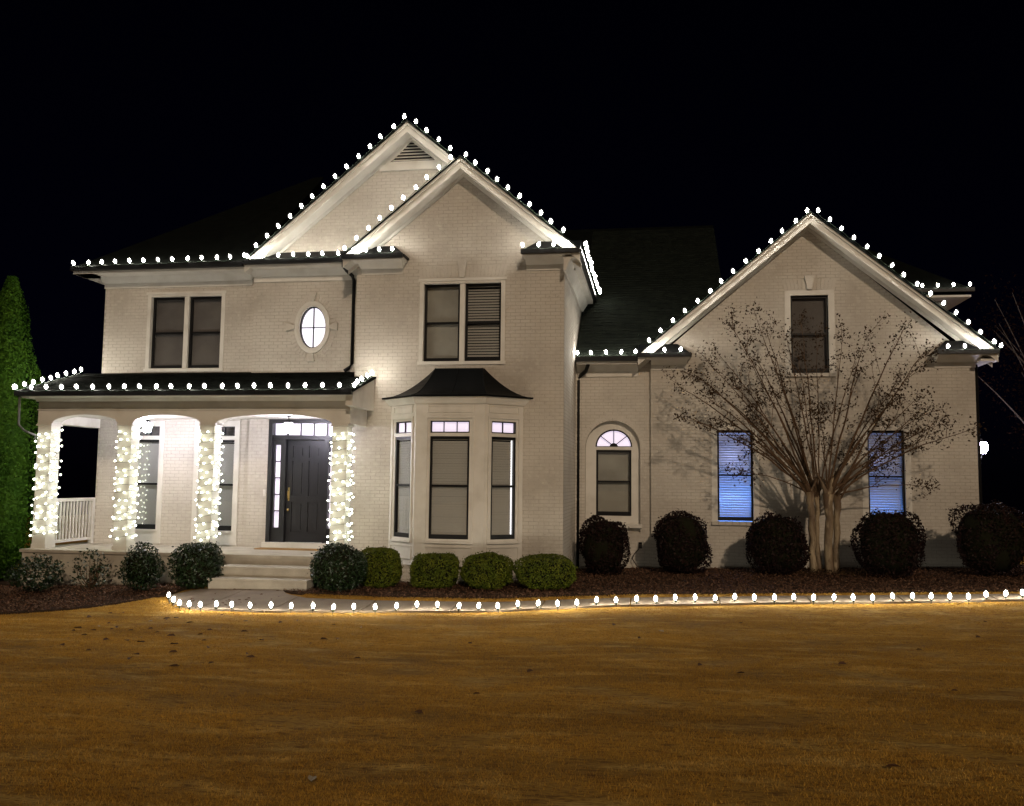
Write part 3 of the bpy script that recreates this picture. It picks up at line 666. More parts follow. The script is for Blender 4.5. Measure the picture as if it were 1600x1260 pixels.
# bay window (oriel) -------------------------------------------------
bw = MB()
FX0, FX1, FY = -4.87, -3.42, 18.0; CX0, CX1 = -5.58, -2.71
zb, zt = .42, 3.72
bw.hexa([(CX0, BAY-.001, zb-.04), (FX0, FY, zb-.04), (FX1, FY, zb-.04), (CX1, BAY-.001, zb-.04), (CX0, BAY-.001, zb), (FX0, FY, zb), (FX1, FY, zb), (CX1, BAY-.001, zb)])
bw.hexa([(CX0, BAY-.001, zt), (FX0, FY, zt), (FX1, FY, zt), (CX1, BAY-.001, zt), (CX0, BAY-.001, zt+.08), (FX0, FY, zt+.08), (FX1, FY, zt+.08), (CX1, BAY-.001, zt+.08)])
bay = bw.build('bay_window', M['trim'], house); bay['label'] = 'three-sided bay window with curved black metal roof'
def facetT(ax, ay, bx, by):
    L_ = math.hypot(bx-ax, by-ay); c, s = (bx-ax)/L_, (by-ay)/L_
    return Matrix(((c, -s, 0, ax), (s, c, 0, ay), (0, 0, 1, 0), (0, 0, 0, 1))), L_
for (ax, ay, bx, by), kind in (((CX0, BAY-.002, FX0, FY), 'L'), ((FX0, FY, FX1, FY), 'F'), ((FX1, FY, CX1, BAY-.002), 'R')):
    T_, L_ = facetT(ax, ay, bx, by)
    mg = .31 if kind == 'F' else .17
    a, b = mg, L_-mg
    p = MB(T_)
    p.sheet(rect(0.001, L_-.001, zb+.001, zt-.001), [rect(a, b, .93, 3.03), rect(a, b, 3.10, 3.35)], 0, .06)
    # raised mouldings
    def frame(x0, x1, z0, z1, t=.028, d=.02):
        p.box(x0, x1, -d, -.0005, z0, z0+t); p.box(x0, x1, -d, -.0005, z1-t, z1); p.box(x0, x0+t, -d, -.0005, z0+t, z1-t); p.box(x1-t, x1, -d, -.0005, z0+t, z1-t)
    q = .09
    frame(a-q, b+q, .84, 3.44, .035, .03); frame(a-q, b+q, .50, .78); frame(a-q+.02, b+q-.02, 3.52, 3.68)
    p.box(a-q+.02, b+q-.02, -.045, -.031, .84, .875)
    pf = p.build('facet', M['trim'], bay)
    wn = MB(T_); t = .04
    wn.box(a, a+t, .02, .1, .93, 3.03); wn.box(b-t, b, .02, .1, .93, 3.03); wn.box(a+t, b-t, .02, .1, 2.97, 3.03); wn.box(a+t, b-t, .01, .1, .93, 1.02); wn.box(a+t, b-t, .03, .1, 1.99, 2.035)
    wn.box(a, a+.025, .02, .1, 3.10, 3.35); wn.box(b-.025, b, .02, .1, 3.10, 3.35); wn.box(a+.025, b-.025, .02, .1, 3.325, 3.35); wn.box(a+.025, b-.025, .015, .1, 3.10, 3.125)
    k = 3 if kind == 'F' else 2
    for i in range(1, k): xx = a+(b-a)*i/k; wn.box(xx-.008, xx+.008, .04, .08, 3.125, 3.325)
    wn.build('window_frame', M['black'], bay)
    glasspane(T_, a+t, b-t, 2.036, 2.969, .06, bay); glasspane(T_, a+t, b-t, 1.021, 1.989, .05, bay)
    gap = .035 if kind == 'R' else 0
    slats(T_, a+t, b-t-gap, 1.0, 2.99, .085, bay, pitch=.052, tilt=73)
    if gap: g = MB(T_); g.box(b-t-gap, b-t, .086, .09, 1.02, 2.97); g.build('lit_gap', M['slit'], bay)
    g = MB(T_); g.box(a+.02, b-.02, .082, .087, 3.12, 3.33); g.build('lit_pane', M['lit'], bay)
# frieze crown under the roof
cr = MB()
def ringpoly(o):  # offset outward
    return [(CX0-o*1.3, BAY-.012), (FX0-o*.45, FY-o), (FX1+o*.45, FY-o), (CX1+o*1.3, BAY-.012)]
def slab(mb, o0, z0, o1, z1):
    A = ringpoly(o0); B = ringpoly(o1)
    mb.hexa([(x, y, z0) for x, y in A]+[(x, y, z1) for x, y in B])
slab(cr, .03, 3.70, .10, 3.80); slab(cr, .10, 3.801, .115, 3.84); cr.build('crown', M['trim'], bay)
ro = MB(); N = 9
tp = [(-4.63, BAY-.012), (-4.60, BAY-.10), (-3.58, BAY-.10), (-3.55, BAY-.012)]
bt = ringpoly(.16)
rings = []
for i in range(N+1):
    t = i/N; zz = 3.87+(4.50-3.87)*(t**1.75 if t < 1 else 1); s = t
    rings.append([(bt[j][0]+(tp[j][0]-bt[j][0])*s, bt[j][1]+(tp[j][1]-bt[j][1])*s, zz) for j in range(4)])
vs = [(x, y, 3.842) for x, y in bt]+[p for rg in rings for p in rg]
fs = [(0, 1, 2, 3)]
for i in range(N+1):
    for j in range(4): fs.append((i*4+j, i*4+(j+1) % 4, (i+1)*4+(j+1) % 4, (i+1)*4+j))
fs.append(tuple(range((N+1)*4, (N+1)*4+4)))
ro.add(vs, fs); bro = ro.build('bay_roof', M['darkmetal'], bay)
sm_ = MB()
for j in (1, 2): sm_.tube([rings[i][j] for i in range(N+1)], .011, 5)
for k in (.5,): sm_.tube([((rings[i][1][0]*(1-k)+rings[i][2][0]*k), rings[i][1][1], rings[i][1][2]) for i in range(N+1)], .010, 5)
sm_.tube([(x, y, 3.862) for x, y in bt], .016, 5)
sm_.build('roof_seams', M['darkmetal'], bay)
mb = MB(); mb.box(-5.2, -3.0, 18.15, BAY-.03, -.4, .375); b_ = mb.build('bay_base', M['mortar'], house)
b_ = MB()
for q in brick_rects(rect(-5.2, -3.0, -.3, .37), []): add_brick(b_, *q, 18.15, .006)
stuff(b_.build('brickwork', M['brick'], house, recalc=False))

# porch -----------------------------------------------------------
PF = .575
mb = MB(); mb.box(-13.22, -5.72, 17.33, 19.25, -.6, PF-.06); fnd = mb.build('porch_foundation', M['concrete'], house)
mb = MB(); mb.box(-13.26, -5.70, 17.29, 19.6, PF-.059, PF); mb.build('porch_floor', M['concrete'], house)
for k, (x0, x1, y0, z1) in enumerate(((-8.52, -6.52, 16.44, .195), (-8.47, -6.52, 16.80, .385))):
    mb = MB(); mb.box(x0, x1, y0, 17.28, -.3, z1-.036); mb.box(x0-.02, x1, y0-.025, 17.285, z1-.035, z1); o = mb.build('step', M['concrete'], house)
cxs = [-12.98, -11.10, -9.22, -6.33]; CW = .155
columns = []
for cx in cxs:
    p = MB(); p.box(cx-CW, cx+CW, 17.5, 17.5+2*CW, PF+.001, 3.20)
    p.box(cx-CW-.012, cx+CW+.012, 17.488, 17.512+2*CW, PF+.0005, PF+.10)
    co = p.build('column', M['trim'], house)
    c_ = MB(); c_.box(cx-CW-.03, cx+CW+.03, 17.47, 17.53+2*CW, 3.201, 3.235); c_.box(cx-CW-.015, cx+CW+.015, 17.485, 17.515+2*CW, 3.236, 3.254); c_.build('capital', M['trim'], co)
    columns.append(co)
def archcut(a, b, z, h, n=16):
    xm = (a+b)/2; hw = (b-a)/2
    return [(xm+hw*math.cos(t), z+h*math.sin(t)) for t in [math.pi*i/n for i in range(n+1)]]   # right to left
XB0, XB1 = -13.15, -6.12
spans = [(cxs[i]+CW, cxs[i+1]-CW) for i in range(3)]
low = []
for a, b in spans: low += list(reversed(archcut(a+.02, b-.02, 3.256, .185)))
poly = [(XB0, 3.256)]+low+[(XB1, 3.256), (XB1, 3.80), (XB0, 3.80)]
mb = MB(); mb.sheet(poly, [], 17.5, 17.81); bm_ = mb.build('porch_beam', M['trim'], house)
mb = MB(); mb.box(XB0-.01, XB1+.01, 17.475, 17.499, 3.535, 3.56); mb.hexa([(XB0-.02, 17.44, 3.72), (XB1+.02, 17.44, 3.72), (XB1+.02, 17.499, 3.72), (XB0-.02, 17.499, 3.72), (XB0-.02, 17.38, 3.80), (XB1+.02, 17.38, 3.80), (XB1+.02, 17.499, 3.80), (XB0-.02, 17.499, 3.80)]); mb.build('moulding', M['trim'], bm_)
mb = MB(); mb.box(XB0, XB0+.28, 17.811, MAIN-.012, 3.256, 3.80); mb.build('side_beam', M['trim'], house); mb = MB(); mb.box(XB1-.28, XB1, 17.811, BAY-.012, 3.256, 3.80); mb.build('side_beam', M['trim'], house)
mb = MB(); mb.box(XB0+.281, XB1-.281, 17.812, MAIN-.012, 3.46, 3.50); mb.box(XB0+.281, XB1-.281, 17.812, MAIN-.25, 3.50, 3.52); mb.build('porch_ceiling', M['trim'], house)
mb = MB(); mb.box(-13.32, -5.98, 17.1, 17.4995, 3.801, 3.83); mb.build('soffit', M['trim'], house)
mb = MB(); PX0, PX1 = -13.36, -5.93
mb.hexa([(PX0, 17.08, 3.86), (PX1, 17.08, 3.86), (PX1, BAY-.013, 4.30), (PX0, BAY-.013, 4.30), (PX0, 17.08, 3.905), (PX1, 17.08, 3.905), (PX1, BAY-.013, 4.345), (PX0, BAY-.013, 4.345)])
mb.hexa([(PX0, BAY-.012, 4.30), (-6.5, BAY-.012, 4.30), (-6.5, MAIN-.012, 4.505), (PX0, MAIN-.012, 4.505), (PX0, BAY-.012, 4.345), (-6.5, BAY-.012, 4.345), (-6.5, MAIN-.012, 4.55), (PX0, MAIN-.012, 4.55)])
pro = mb.build('porch_roof', M['shingle'], house)
shingles(lambda y: PX0, lambda y: PX1 if y < BAY-.2 else -6.5, 17.09, 3.908, SEC-.1, 4.51, pro, single=130)
mb = MB(); mb.box(PX0, PX1, 16.98, 17.079, 3.805, 3.865); mb.box(PX0, PX1, 16.98, 16.995, 3.866, 3.925); mb.build('gutter', M['black'], pro)
# white closed end of the porch roof beside the centre bay
mb = MB()
for x0, x1 in ((-6.119, -5.97),):
    mb.hexa([(x0, 17.2, 3.60), (x1, 17.2, 3.60), (x1, BAY-.014, 3.60), (x0, BAY-.014, 3.60), (x0, 17.2, 3.86), (x1, 17.2, 3.86), (x1, BAY-.014, 4.295), (x0, BAY-.014, 4.295)])
mb.build('rake_board', M['trim'], pro); mb = MB()
mb.hexa([(-13.34, 17.2, 3.78), (-13.16, 17.2, 3.78), (-13.16, MAIN-.013, 3.78), (-13.34, MAIN-.013, 3.78), (-13.34, 17.2, 3.86), (-13.16, 17.2, 3.86), (-13.16, MAIN-.013, 4.50), (-13.34, MAIN-.013, 4.50)])
mb.build('rake_board', M['trim'], pro)
# railing at the left end
mb = MB(); mb.box(-12.97, -12.89, 17.812, MAIN-.02, 1.56, 1.63); mb.box(-12.96, -12.90, 17.812, MAIN-.02, .665, .73)
mb.box(-12.97, -12.89, MAIN-.12, MAIN-.021, .58, 1.559)
rail = mb.build('railing', M['trim'], house)
for k in range(12):
    y = 17.86+k*.113; mb = MB(); mb.box(-12.948, -12.912, y, y+.04, .731, 1.559); mb.build('baluster', M['trim'], rail)
# porch ceiling lanterns
def lantern(x, y):
    zt = 3.46; k = .0
    t = MB(); t.lathe([(0, .0), (.055, 0), (.05, -.02), (.008, -.035), (.008, -.09), (0, -.09)], (x, y, zt), 10)
    t.lathe([(0, .03), (.012, .02), (.04, .0), (.105, -.035), (.105, -.045)], (x, y, zt-.11), 6); t.lathe([(.012, .0), (.06, .01), (.06, -.01), (.015, -.03), (.006, -.06), (0, -.065)], (x, y, zt-.375), 6)
    for j in range(6):
        a = 2*math.pi*j/6; t.tube([(x+.105*math.cos(a), y+.105*math.sin(a), zt-.15), (x+.062*math.cos(a), y+.062*math.sin(a), zt-.37)], .005, 4)
    o = t.build('porch_lantern', M['black'], None); return o
LA = []
for (x, y, lb) in ((-10.92, 18.05, 'lit hanging lantern under the porch arch near the second column'), (-7.67, 18.05, 'lit hanging lantern in front of the door transom')):
    o = lantern(x, y); tag(o, lb, 'lantern', 'lanterns under the porch ceiling')
    g = MB(); g.lathe([(0, -.30+.09), (.05, -.215), (.066, -.20), (.102, -.03), (.085, 0), (0, .01)], (x, y, 3.46-.16), 12); g.build('lamp_glass', M['lamp'], o, smooth=True)
# downspouts
def spout(pts, rr=.042): mb = MB(); mb.tube(pts, rr, 8); return mb.build('downspout', M['black'], house, smooth=True)
spout([(-6.80, 18.74, 6.95), (-6.80, 18.74, 6.84), (-6.76, 18.85, 6.76), (-6.69, 19.05, 6.68), (-6.67, 19.1, 6.58), (-6.67, 19.1, 4.70), (-6.73, 19.08, 4.60), (-6.83, 19.06, 4.53)])
spout([(-1.54, 21.13, 5.02), (-1.54, 21.13, 4.88), (-1.60, 21.3, 4.76), (-1.76, 21.5, 4.66), (-1.79, 21.53, 4.55), (-1.79, 21.53, .1)], .048)
d_ = MB(); d_.tube([(-13.27, 17.05, 3.80), (-13.28, 17.08, 3.2), (-13.24, 17.2, 3.08), (-13.12, 17.42, 2.99), (-13.17, 17.45, 2.90)], .024, 8); d_.build('downspout', M['greypipe'], house, smooth=True)
# roof vent, electrical box on the link wall
mb = MB(); mb.box(-.36, -.28, LNK-.05, LNK-.009, .58, .72); mb.build('outlet_box', M['darkmetal'], house)
mb = MB(); mb.hexa([(-11.9, 22.6, 8.3), (-11.3, 22.6, 8.6), (-11.3, 23.1, 8.6), (-11.9, 23.1, 8.3), (-11.95, 22.5, 9.15), (-11.25, 22.5, 9.15), (-11.25, 23.15, 9.15), (-11.95, 23.15, 9.15)]); mb.build('roof_vent', M['darkmetal'], house)

mb = MB(); mb.box(-8.62, -7.0, 18.62, 18.95, PF+.002, PF+.022); tag(mb.build('doormat', M['mat']), 'long tan coir doormat lying in front of the black door', 'doormat')
mb = MB(); mb.tube([(-.32, LNK-.06, .62), (-.36, LNK-.10, .56), (-.46, LNK-.12, .45), (-.50, LNK-.16, .34), (-.42, LNK-.2, .22), (-.33, LNK-.3, .13), (-.2, LNK-.5, .12)], .012, 6)
mb.box(-.345, -.29, LNK-.10, LNK-.052, .60, .68); tag(mb.build('extension_cord', M['cord'], smooth=False), 'dark cord hanging from the outlet beside the arched window', 'cord')
# wall lamp on the garage side
wl = MB(); wl.box(7.142, 7.17, 21.93, 22.05, 2.72, 2.98); wl.tube([(7.17, 21.99, 2.78), (7.30, 21.99, 2.72), (7.42, 21.99, 2.78), (7.43, 21.99, 2.88)], .012, 6)
wl.lathe([(.03, 2.87), (.06, 2.885), (.06, 2.895), (0, 2.90)], (7.43, 21.99, 0), 8); wl.lathe([(.095, 3.10), (.09, 3.12), (.03, 3.18), (.01, 3.22), (0, 3.22)], (7.43, 21.99, 0), 8)
wlo = tag(wl.build('wall_lantern', M['black']), 'lit wall lantern on the far right corner of the house', 'lantern')
g = MB(); g.lathe([(0, 2.901), (.085, 2.87), (.135, 2.97), (.14, 3.06), (.10, 3.12), (0, 3.14)], (7.43, 21.99, 0), 10); g.build('lamp_glass', M['lampwall'], wlo, smooth=True)

# ------------------------------------------------------------------ light strings
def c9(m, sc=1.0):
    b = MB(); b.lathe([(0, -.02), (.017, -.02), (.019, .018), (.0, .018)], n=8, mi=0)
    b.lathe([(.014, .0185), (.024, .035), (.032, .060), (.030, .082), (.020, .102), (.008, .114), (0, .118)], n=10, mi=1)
    b.lathe([(.02, .010), (.040, .022), (.053, .045), (.055, .068), (.048, .095), (.032, .122), (.012, .140), (0, .143)], n=12, mi=2)  # outer shell, shaped to give the bulb a soft halo
    b.v = [v*sc for v in b.v]; me = b.mesh('bulb', [M['socket'], m, M['halo']]); me.shade_smooth(); return me
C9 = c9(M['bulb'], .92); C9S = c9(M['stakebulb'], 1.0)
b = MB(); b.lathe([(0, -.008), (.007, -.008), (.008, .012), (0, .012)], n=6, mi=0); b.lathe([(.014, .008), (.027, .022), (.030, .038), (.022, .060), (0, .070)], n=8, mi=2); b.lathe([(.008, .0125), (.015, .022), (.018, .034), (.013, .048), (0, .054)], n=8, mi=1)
MINI = b.mesh('bulb', [M['socket'], M['mini'], M['halo']]); MINI.shade_smooth()
def resample(pts, sp, count=None):
    P = [Vector(p) for p in pts]; L_ = [0]
    for a, b_ in zip(P[:-1], P[1:]): L_.append(L_[-1]+(b_-a).length)
    n = count or int(L_[-1]/sp)+1; out = []
    for i in range(n):
        s = L_[-1]*i/(n-1) if n > 1 else 0
        k = max(j for j in range(len(L_)-1) if L_[j] <= s+1e-9)
        t = (s-L_[k])/max(1e-9, L_[k+1]-L_[k]); out.append(P[k].lerp(P[k+1], min(t, 1)))
    return out
ROOF = 'white bulb strings along the roof edges'
def roof_string(label, pts, count, out=Vector((0, -1, 0)), group=ROOF):
    t = thing('light_string', label, 'string lights', pts[0], group)
    q = resample(pts, .35, count)
    wv = []
    q = [p+out*.045+Vector((0, 0, -.012)) for p in q]
    for i, p in enumerate(q):
        wv.append(p+Vector((0, 0, -.005)))
        if i < len(q)-1: wv.append(p.lerp(q[i+1], .5)+Vector((0, -.004, -.02-random.random()*.012)))
    mb = MB(); mb.tube(wv, .005, 4); mb.build('wire', M['wire'], t)
    for p in q:
        d = (Vector((0, 0, 1))+out*.25+Vector((random.uniform(-.34, .34), random.uniform(-.25, .25), 0))).normalized()
        mw = Matrix.Translation(p+Vector((random.uniform(-.01, .01), 0, .012))) @ d.to_track_quat('Z', 'Y').to_matrix().to_4x4()
        link('bulb', C9, t, mw)
    return t
E_ = .015
roof_string('bulb string along the upper left eave above the dark double window', [(-13.35, 18.74, 7.0+E_), (-9.44, 18.74, 7.04+E_)], 12)
roof_string('bulb string on the short eave above the oval window', [(-9.02, 18.73, 7.06), (-6.9, 18.73, 7.06)], 7)
roof_string('bulb string up the left rake of the tallest gable', [(-9.12, 18.76, 7.07+E_), (-5.46, 18.76, 10.11+E_)], 15)
roof_string('bulb string down the right rake of the tallest gable', [(-5.20, 18.76, 9.98+E_), (-4.42, 18.76, 9.33+E_)], 4)
roof_string('bulb string up the left rake of the middle gable', [(-6.56, 18.15, 7.0+E_), (-4.24, 18.15, 8.90+E_)], 10)
roof_string('bulb string down the right rake of the middle gable', [(-3.93, 18.15, 8.94+E_), (-1.85, 18.15, 7.24+E_)], 10)
roof_string('bulb string on the small left roof return of the middle gable', [(-6.35, 18.13, 6.95), (-5.48, 18.13, 6.96)], 4)
roof_string('bulb string on the small right roof return of the middle gable', [(-2.66, 18.13, 6.96), (-1.74, 18.13, 6.96)], 4)
roof_string('bulb string running back along the right side eave of the middle gable', [(-1.46, 18.16, 6.97), (-1.44, 23.0, 6.97)], 15, Vector((1, 0, 0)))
roof_string('bulb string along the low eave above the arched window', [(-1.78, 21.12, 5.11), (-.42, 21.12, 5.13)], 5)
roof_string('bulb string on the left roof return of the garage gable', [(-.1, 20.93, 5.13), (.62, 20.93, 5.14)], 3)
roof_string('bulb string up the left rake of the garage gable', [(-.10, 20.95, 5.35+E_), (3.48, 20.95, 8.30+E_)], 14)
roof_string('bulb string down the right rake of the garage gable', [(3.72, 20.95, 8.30+E_), (7.40, 20.95, 5.22+E_)], 15)
roof_string('bulb string on the right roof return of the garage gable', [(6.42, 20.93, 5.14), (7.52, 20.93, 5.14)], 4)
roof_string('bulb string on the rear eave behind the garage gable', [(7.30, 25.74, 7.53), (8.52, 25.74, 7.54)], 4)
roof_string('bulb string along the front edge of the porch roof', [(-13.32, 17.02, 3.93), (-6.18, 17.02, 3.93)], 21)
roof_string('bulb string up the left edge of the porch roof', [(-13.36, 17.10, 3.95), (-13.34, MAIN-.1, 4.57)], 9)
roof_string('bulb string up the short right edge of the porch roof', [(-5.93, 17.14, 3.95), (-5.93, 18.32, 4.33)], 5)
# columns wrapped in mini lights
for ci, cx in enumerate(cxs):
    lab = ['mini lights wrapped round the leftmost porch column', 'mini lights wrapped round the second porch column from the left',
           'mini lights wrapped round the porch column beside the steps', 'mini lights wrapped round the porch column right of the door'][ci]
    t = thing('light_wrap', lab, 'string lights', (cx, 17.65, PF+.3), 'mini lights wrapped round the porch columns')
    rr = CW+.012; per = [(-rr, -rr), (rr, -rr), (rr, rr), (-rr, rr), (-rr, -rr)]
    pts = []; nw = 15; z0, z1 = .86, 3.17
    for wv in range(nw):
        for k in range(4):
            for s in (0, .5):
                a, b2 = per[k], per[k+1]; fr_ = (wv+(k+s)/4)/nw
                pts.append(Vector((cx+a[0]+(b2[0]-a[0])*s, 17.5+CW+a[1]+(b2[1]-a[1])*s, z0+(z1-z0)*fr_+random.uniform(-.025, .025))))
    mb = MB(); mb.tube(pts, .0035, 3); mb.build('wire', M['wire'], t)
    q = resample(pts, .160)
    for p in q:
        n_ = Vector((p.x-cx, p.y-17.655, 0)); n_ = Vector((math.copysign(1, n_.x), 0, 0)) if abs(n_.x) > abs(n_.y) else Vector((0, math.copysign(1, n_.y), 0))
        d = (n_*random.uniform(.5, 1.2)+Vector((random.uniform(-.6, .6), random.uniform(-.3, .3), random.uniform(-.5, .7)))).normalized()
        pp = p+n_*.008+Vector((random.uniform(-.02, .02), 0, random.uniform(-.045, .045)))
        link('bulb', MINI, t, Matrix.Translation(pp) @ d.to_track_quat('Z', 'Y').to_matrix().to_4x4())
# stake lights on the lawn edge
STK = [(-8.687, 15.357), (-8.364, 14.925), (-7.996, 14.487), (-7.746, 14.364), (-7.532, 14.342), (-7.31, 14.449), (-7.013, 14.424), (-6.663, 14.377), (-6.33, 14.459), (-5.972, 14.44), (-5.624, 14.523), (-5.248, 14.457), (-4.936, 14.596), (-4.576, 14.615), (-4.283, 14.853), (-3.984, 15.065), (-3.634, 15.127), (-3.26, 15.057), (-2.936, 15.149), (-2.592, 15.134), (-2.28, 15.306), (-1.951, 15.347), (-1.604, 15.308), (-1.29, 15.377), (-0.972, 15.557), (-0.635, 15.546), (-0.293, 15.646), (0.03, 15.665), (0.36, 15.777), (0.687, 15.796), (1.016, 15.767), (1.347, 15.869), (1.67, 15.829), (1.995, 15.837), (2.312, 15.867), (2.631, 15.851), (2.956, 15.858), (3.274, 15.866), (3.58, 15.85), (3.923, 15.971), (4.223, 15.977), (4.519, 15.961), (4.81, 15.967), (5.097, 15.95), (5.426, 16.121), (5.748, 16.204), (6.042, 16.264), (6.36, 16.3), (6.7, 16.33)]
ONE = 'first second third fourth fifth sixth seventh eighth ninth tenth eleventh twelfth thirteenth fourteenth fifteenth sixteenth seventeenth eighteenth nineteenth twentieth'.split()
def ordinal(n):
    if n <= 20: return ONE[n-1]
    t, q = divmod(n, 10)
    return {2: 'twentieth', 3: 'thirtieth', 4: 'fortieth'}[t] if q == 0 else {2: 'twenty', 3: 'thirty', 4: 'forty'}[t]+'-'+ONE[q-1]
sk = MB(); sk.lathe([(0, -.11), (.004, -.08), (.006, .0), (.012, .012), (.018, .02), (.018, .05), (0, .05)], n=6); STAKE = sk.mesh('stake', M['wire'])
sb = MB(); sb.lathe([(.010, .0), (.024, .016), (.031, .040), (.029, .062), (.019, .084), (.008, .098), (0, .102)], n=10, mi=0); sb.lathe([(.018, -.004), (.036, .008), (.048, .032), (.048, .056), (.038, .086), (.022, .112), (.008, .126), (0, .128)], n=12, mi=1); sb.v = [v*.88 for v in sb.v]; SB = sb.mesh('bulb', [M['stakebulb'], M['halo']]); SB.shade_smooth()
wv = []
for i, (x, y) in enumerate(STK):
    y -= .04; z = float(gz(x, y)); dx, dy = random.uniform(-.12, .12), random.uniform(-.1, .1)
    where = 'in front of the steps' if -8.5 < x < -6.4 else ('at the left end beside the holly' if x <= -8.5 else ('along the walk in front of the round hedges' if x < -1 else 'along the walk in front of the garage bed'))
    t = thing('stake_light', '%s glowing stake bulb from the left, %s' % (ordinal(i+1), where), 'stake light', (x, y, z), 'stake bulbs along the lawn edge')
    d = Vector((dx, dy, 1)).normalized(); mw = Matrix.Translation((x, y, z+.03)) @ d.to_track_quat('Z', 'Y').to_matrix().to_4x4()
    link('stake', STAKE, t, mw); link('bulb', SB, t, mw @ Matrix.Translation((0, 0, .05)))
    wv.append((x, y, z+.05))
    if i < len(STK)-1:
        x2, y2 = STK[i+1]; xm, ym = (x+x2)/2, (y+y2)/2-.05; wv.append((xm, ym, float(gz(xm, ym))+.012))
mb = MB(); mb.tube(wv, .004, 4); tag(mb.build('light_cable', M['wire']), 'thin dark cable joining the stake bulbs on the lawn edge', 'cable')

# ------------------------------------------------------------------ plants
def leaf_mesh(name, P, Nrm, size, aspect, m, jitter=.7, fold=True):
    """P (n,3) centres, Nrm outward; builds one pointed leaf quad for each"""
    n = len(P); Nn = Nrm+rng.normal(0, jitter, (n, 3)); Nn /= np.linalg.norm(Nn, axis=1, keepdims=True)
    a = rng.normal(0, 1, (n, 3)); t = np.cross(Nn, a); t /= np.linalg.norm(t, axis=1, keepdims=True); b_ = np.cross(Nn, t)
    s = (size*rng.uniform(.6, 1.3, n))[:, None]
    v = np.stack([P-t*s, P-b_*s*aspect+Nn*s*.15, P+t*s, P+b_*s*aspect+Nn*s*.15], 1).reshape(-1, 3)
    me = bpy.data.meshes.new(name); me.vertices.add(4*n); me.vertices.foreach_set('co', v.astype(np.float32).ravel())
    me.loops.add(4*n); me.loops.foreach_set('vertex_index', np.arange(4*n, dtype=np.int32))
    me.polygons.add(n); me.polygons.foreach_set('loop_start', np.arange(0, 4*n, 4, dtype=np.int32)); me.polygons.foreach_set('loop_total', np.full(n, 4, np.int32))
    me.update(calc_edges=True); me.materials.append(m); return me
def lumps(seed, amp, freq=3.0):
    r_ = np.random.default_rng(seed); ks = r_.normal(0, freq, (9, 3)); ph = r_.uniform(0, 6.28, 9)
    return lambda D: 1+amp*np.sin(D @ ks.T+ph).mean(1)*2.2
def bush(x, y, w_, top, m, n, size, label, kind, squareness=2.0, cat='shrub', group=None, amp=.05, depth=.16, hull=True, jit=.8, aspect=.5):
    z0 = float(gz(x, y)); h = top-z0; rx = w_/2; t = thing(kind, label, cat, (x, y, z0), group)
    D_ = rng.normal(0, 1, (n, 3)); D_ /= np.linalg.norm(D_, axis=1, keepdims=True)
    e = squareness; k = (np.abs(D_)**e).sum(1)**(-1/e); lf = lumps(int(abs(x*100)), amp)
    dep = 1-depth*rng.random(n)**1.6; dep = np.where(rng.random(n) < .035, 1+.11*rng.random(n), dep)
    rad = (k*lf(D_)*dep)[:, None]
    c = np.array([x, y, z0+h*.52]); P = D_*rad*np.array([rx, rx, h*.50])+c
    P[:, 2] = np.maximum(P[:, 2], z0+.03)
    link('foliage', leaf_mesh('foliage', P, D_, size, aspect, m, jit), t)
    st = MB()
    for j in range(6 if kind != 'open_shrub' else 14):
        a = random.uniform(0, 6.28); q = random.uniform(.3, .75)*rx
        p0 = Vector((x+random.uniform(-.05, .05), y+random.uniform(-.05, .05), z0-.02)); p1 = Vector((x+math.cos(a)*q, y+math.sin(a)*q, z0+h*random.uniform(.6, .85)))
        pm = p0.lerp(p1, .5)+Vector((math.cos(a)*.05, math.sin(a)*.05, -.03)); st.tube([p0, pm, p1], [.014, .010, .004], 5)
    st.build('stem', M['twig'], t)
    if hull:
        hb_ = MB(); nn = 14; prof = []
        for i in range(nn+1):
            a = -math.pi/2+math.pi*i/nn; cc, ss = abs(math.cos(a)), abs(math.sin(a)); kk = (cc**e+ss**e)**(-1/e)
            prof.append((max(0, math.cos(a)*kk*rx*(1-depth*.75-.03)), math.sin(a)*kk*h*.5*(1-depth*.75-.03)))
        hb_.lathe(prof, (x, y, z0+h*.52), 18); hb_.build('shade_hull', M['hullshade'], t, smooth=True)  # solid hull, its dark colour painted in as shade behind the leaves
    return t
LFT = 'shrubs along the porch front'
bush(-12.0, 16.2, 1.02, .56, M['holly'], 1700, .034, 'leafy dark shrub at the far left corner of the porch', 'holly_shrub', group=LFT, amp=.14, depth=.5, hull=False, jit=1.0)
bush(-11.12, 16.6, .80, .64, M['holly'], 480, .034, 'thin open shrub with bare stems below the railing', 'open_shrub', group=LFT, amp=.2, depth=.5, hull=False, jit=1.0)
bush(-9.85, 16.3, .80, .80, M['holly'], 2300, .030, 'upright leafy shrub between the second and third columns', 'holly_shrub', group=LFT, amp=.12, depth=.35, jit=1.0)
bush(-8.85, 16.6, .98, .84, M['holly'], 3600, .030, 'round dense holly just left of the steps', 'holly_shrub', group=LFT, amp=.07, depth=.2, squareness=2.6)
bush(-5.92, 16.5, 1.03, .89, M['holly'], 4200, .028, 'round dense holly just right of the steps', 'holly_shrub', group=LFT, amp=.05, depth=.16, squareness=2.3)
BX = 'clipped boxwoods in front of the bay window'
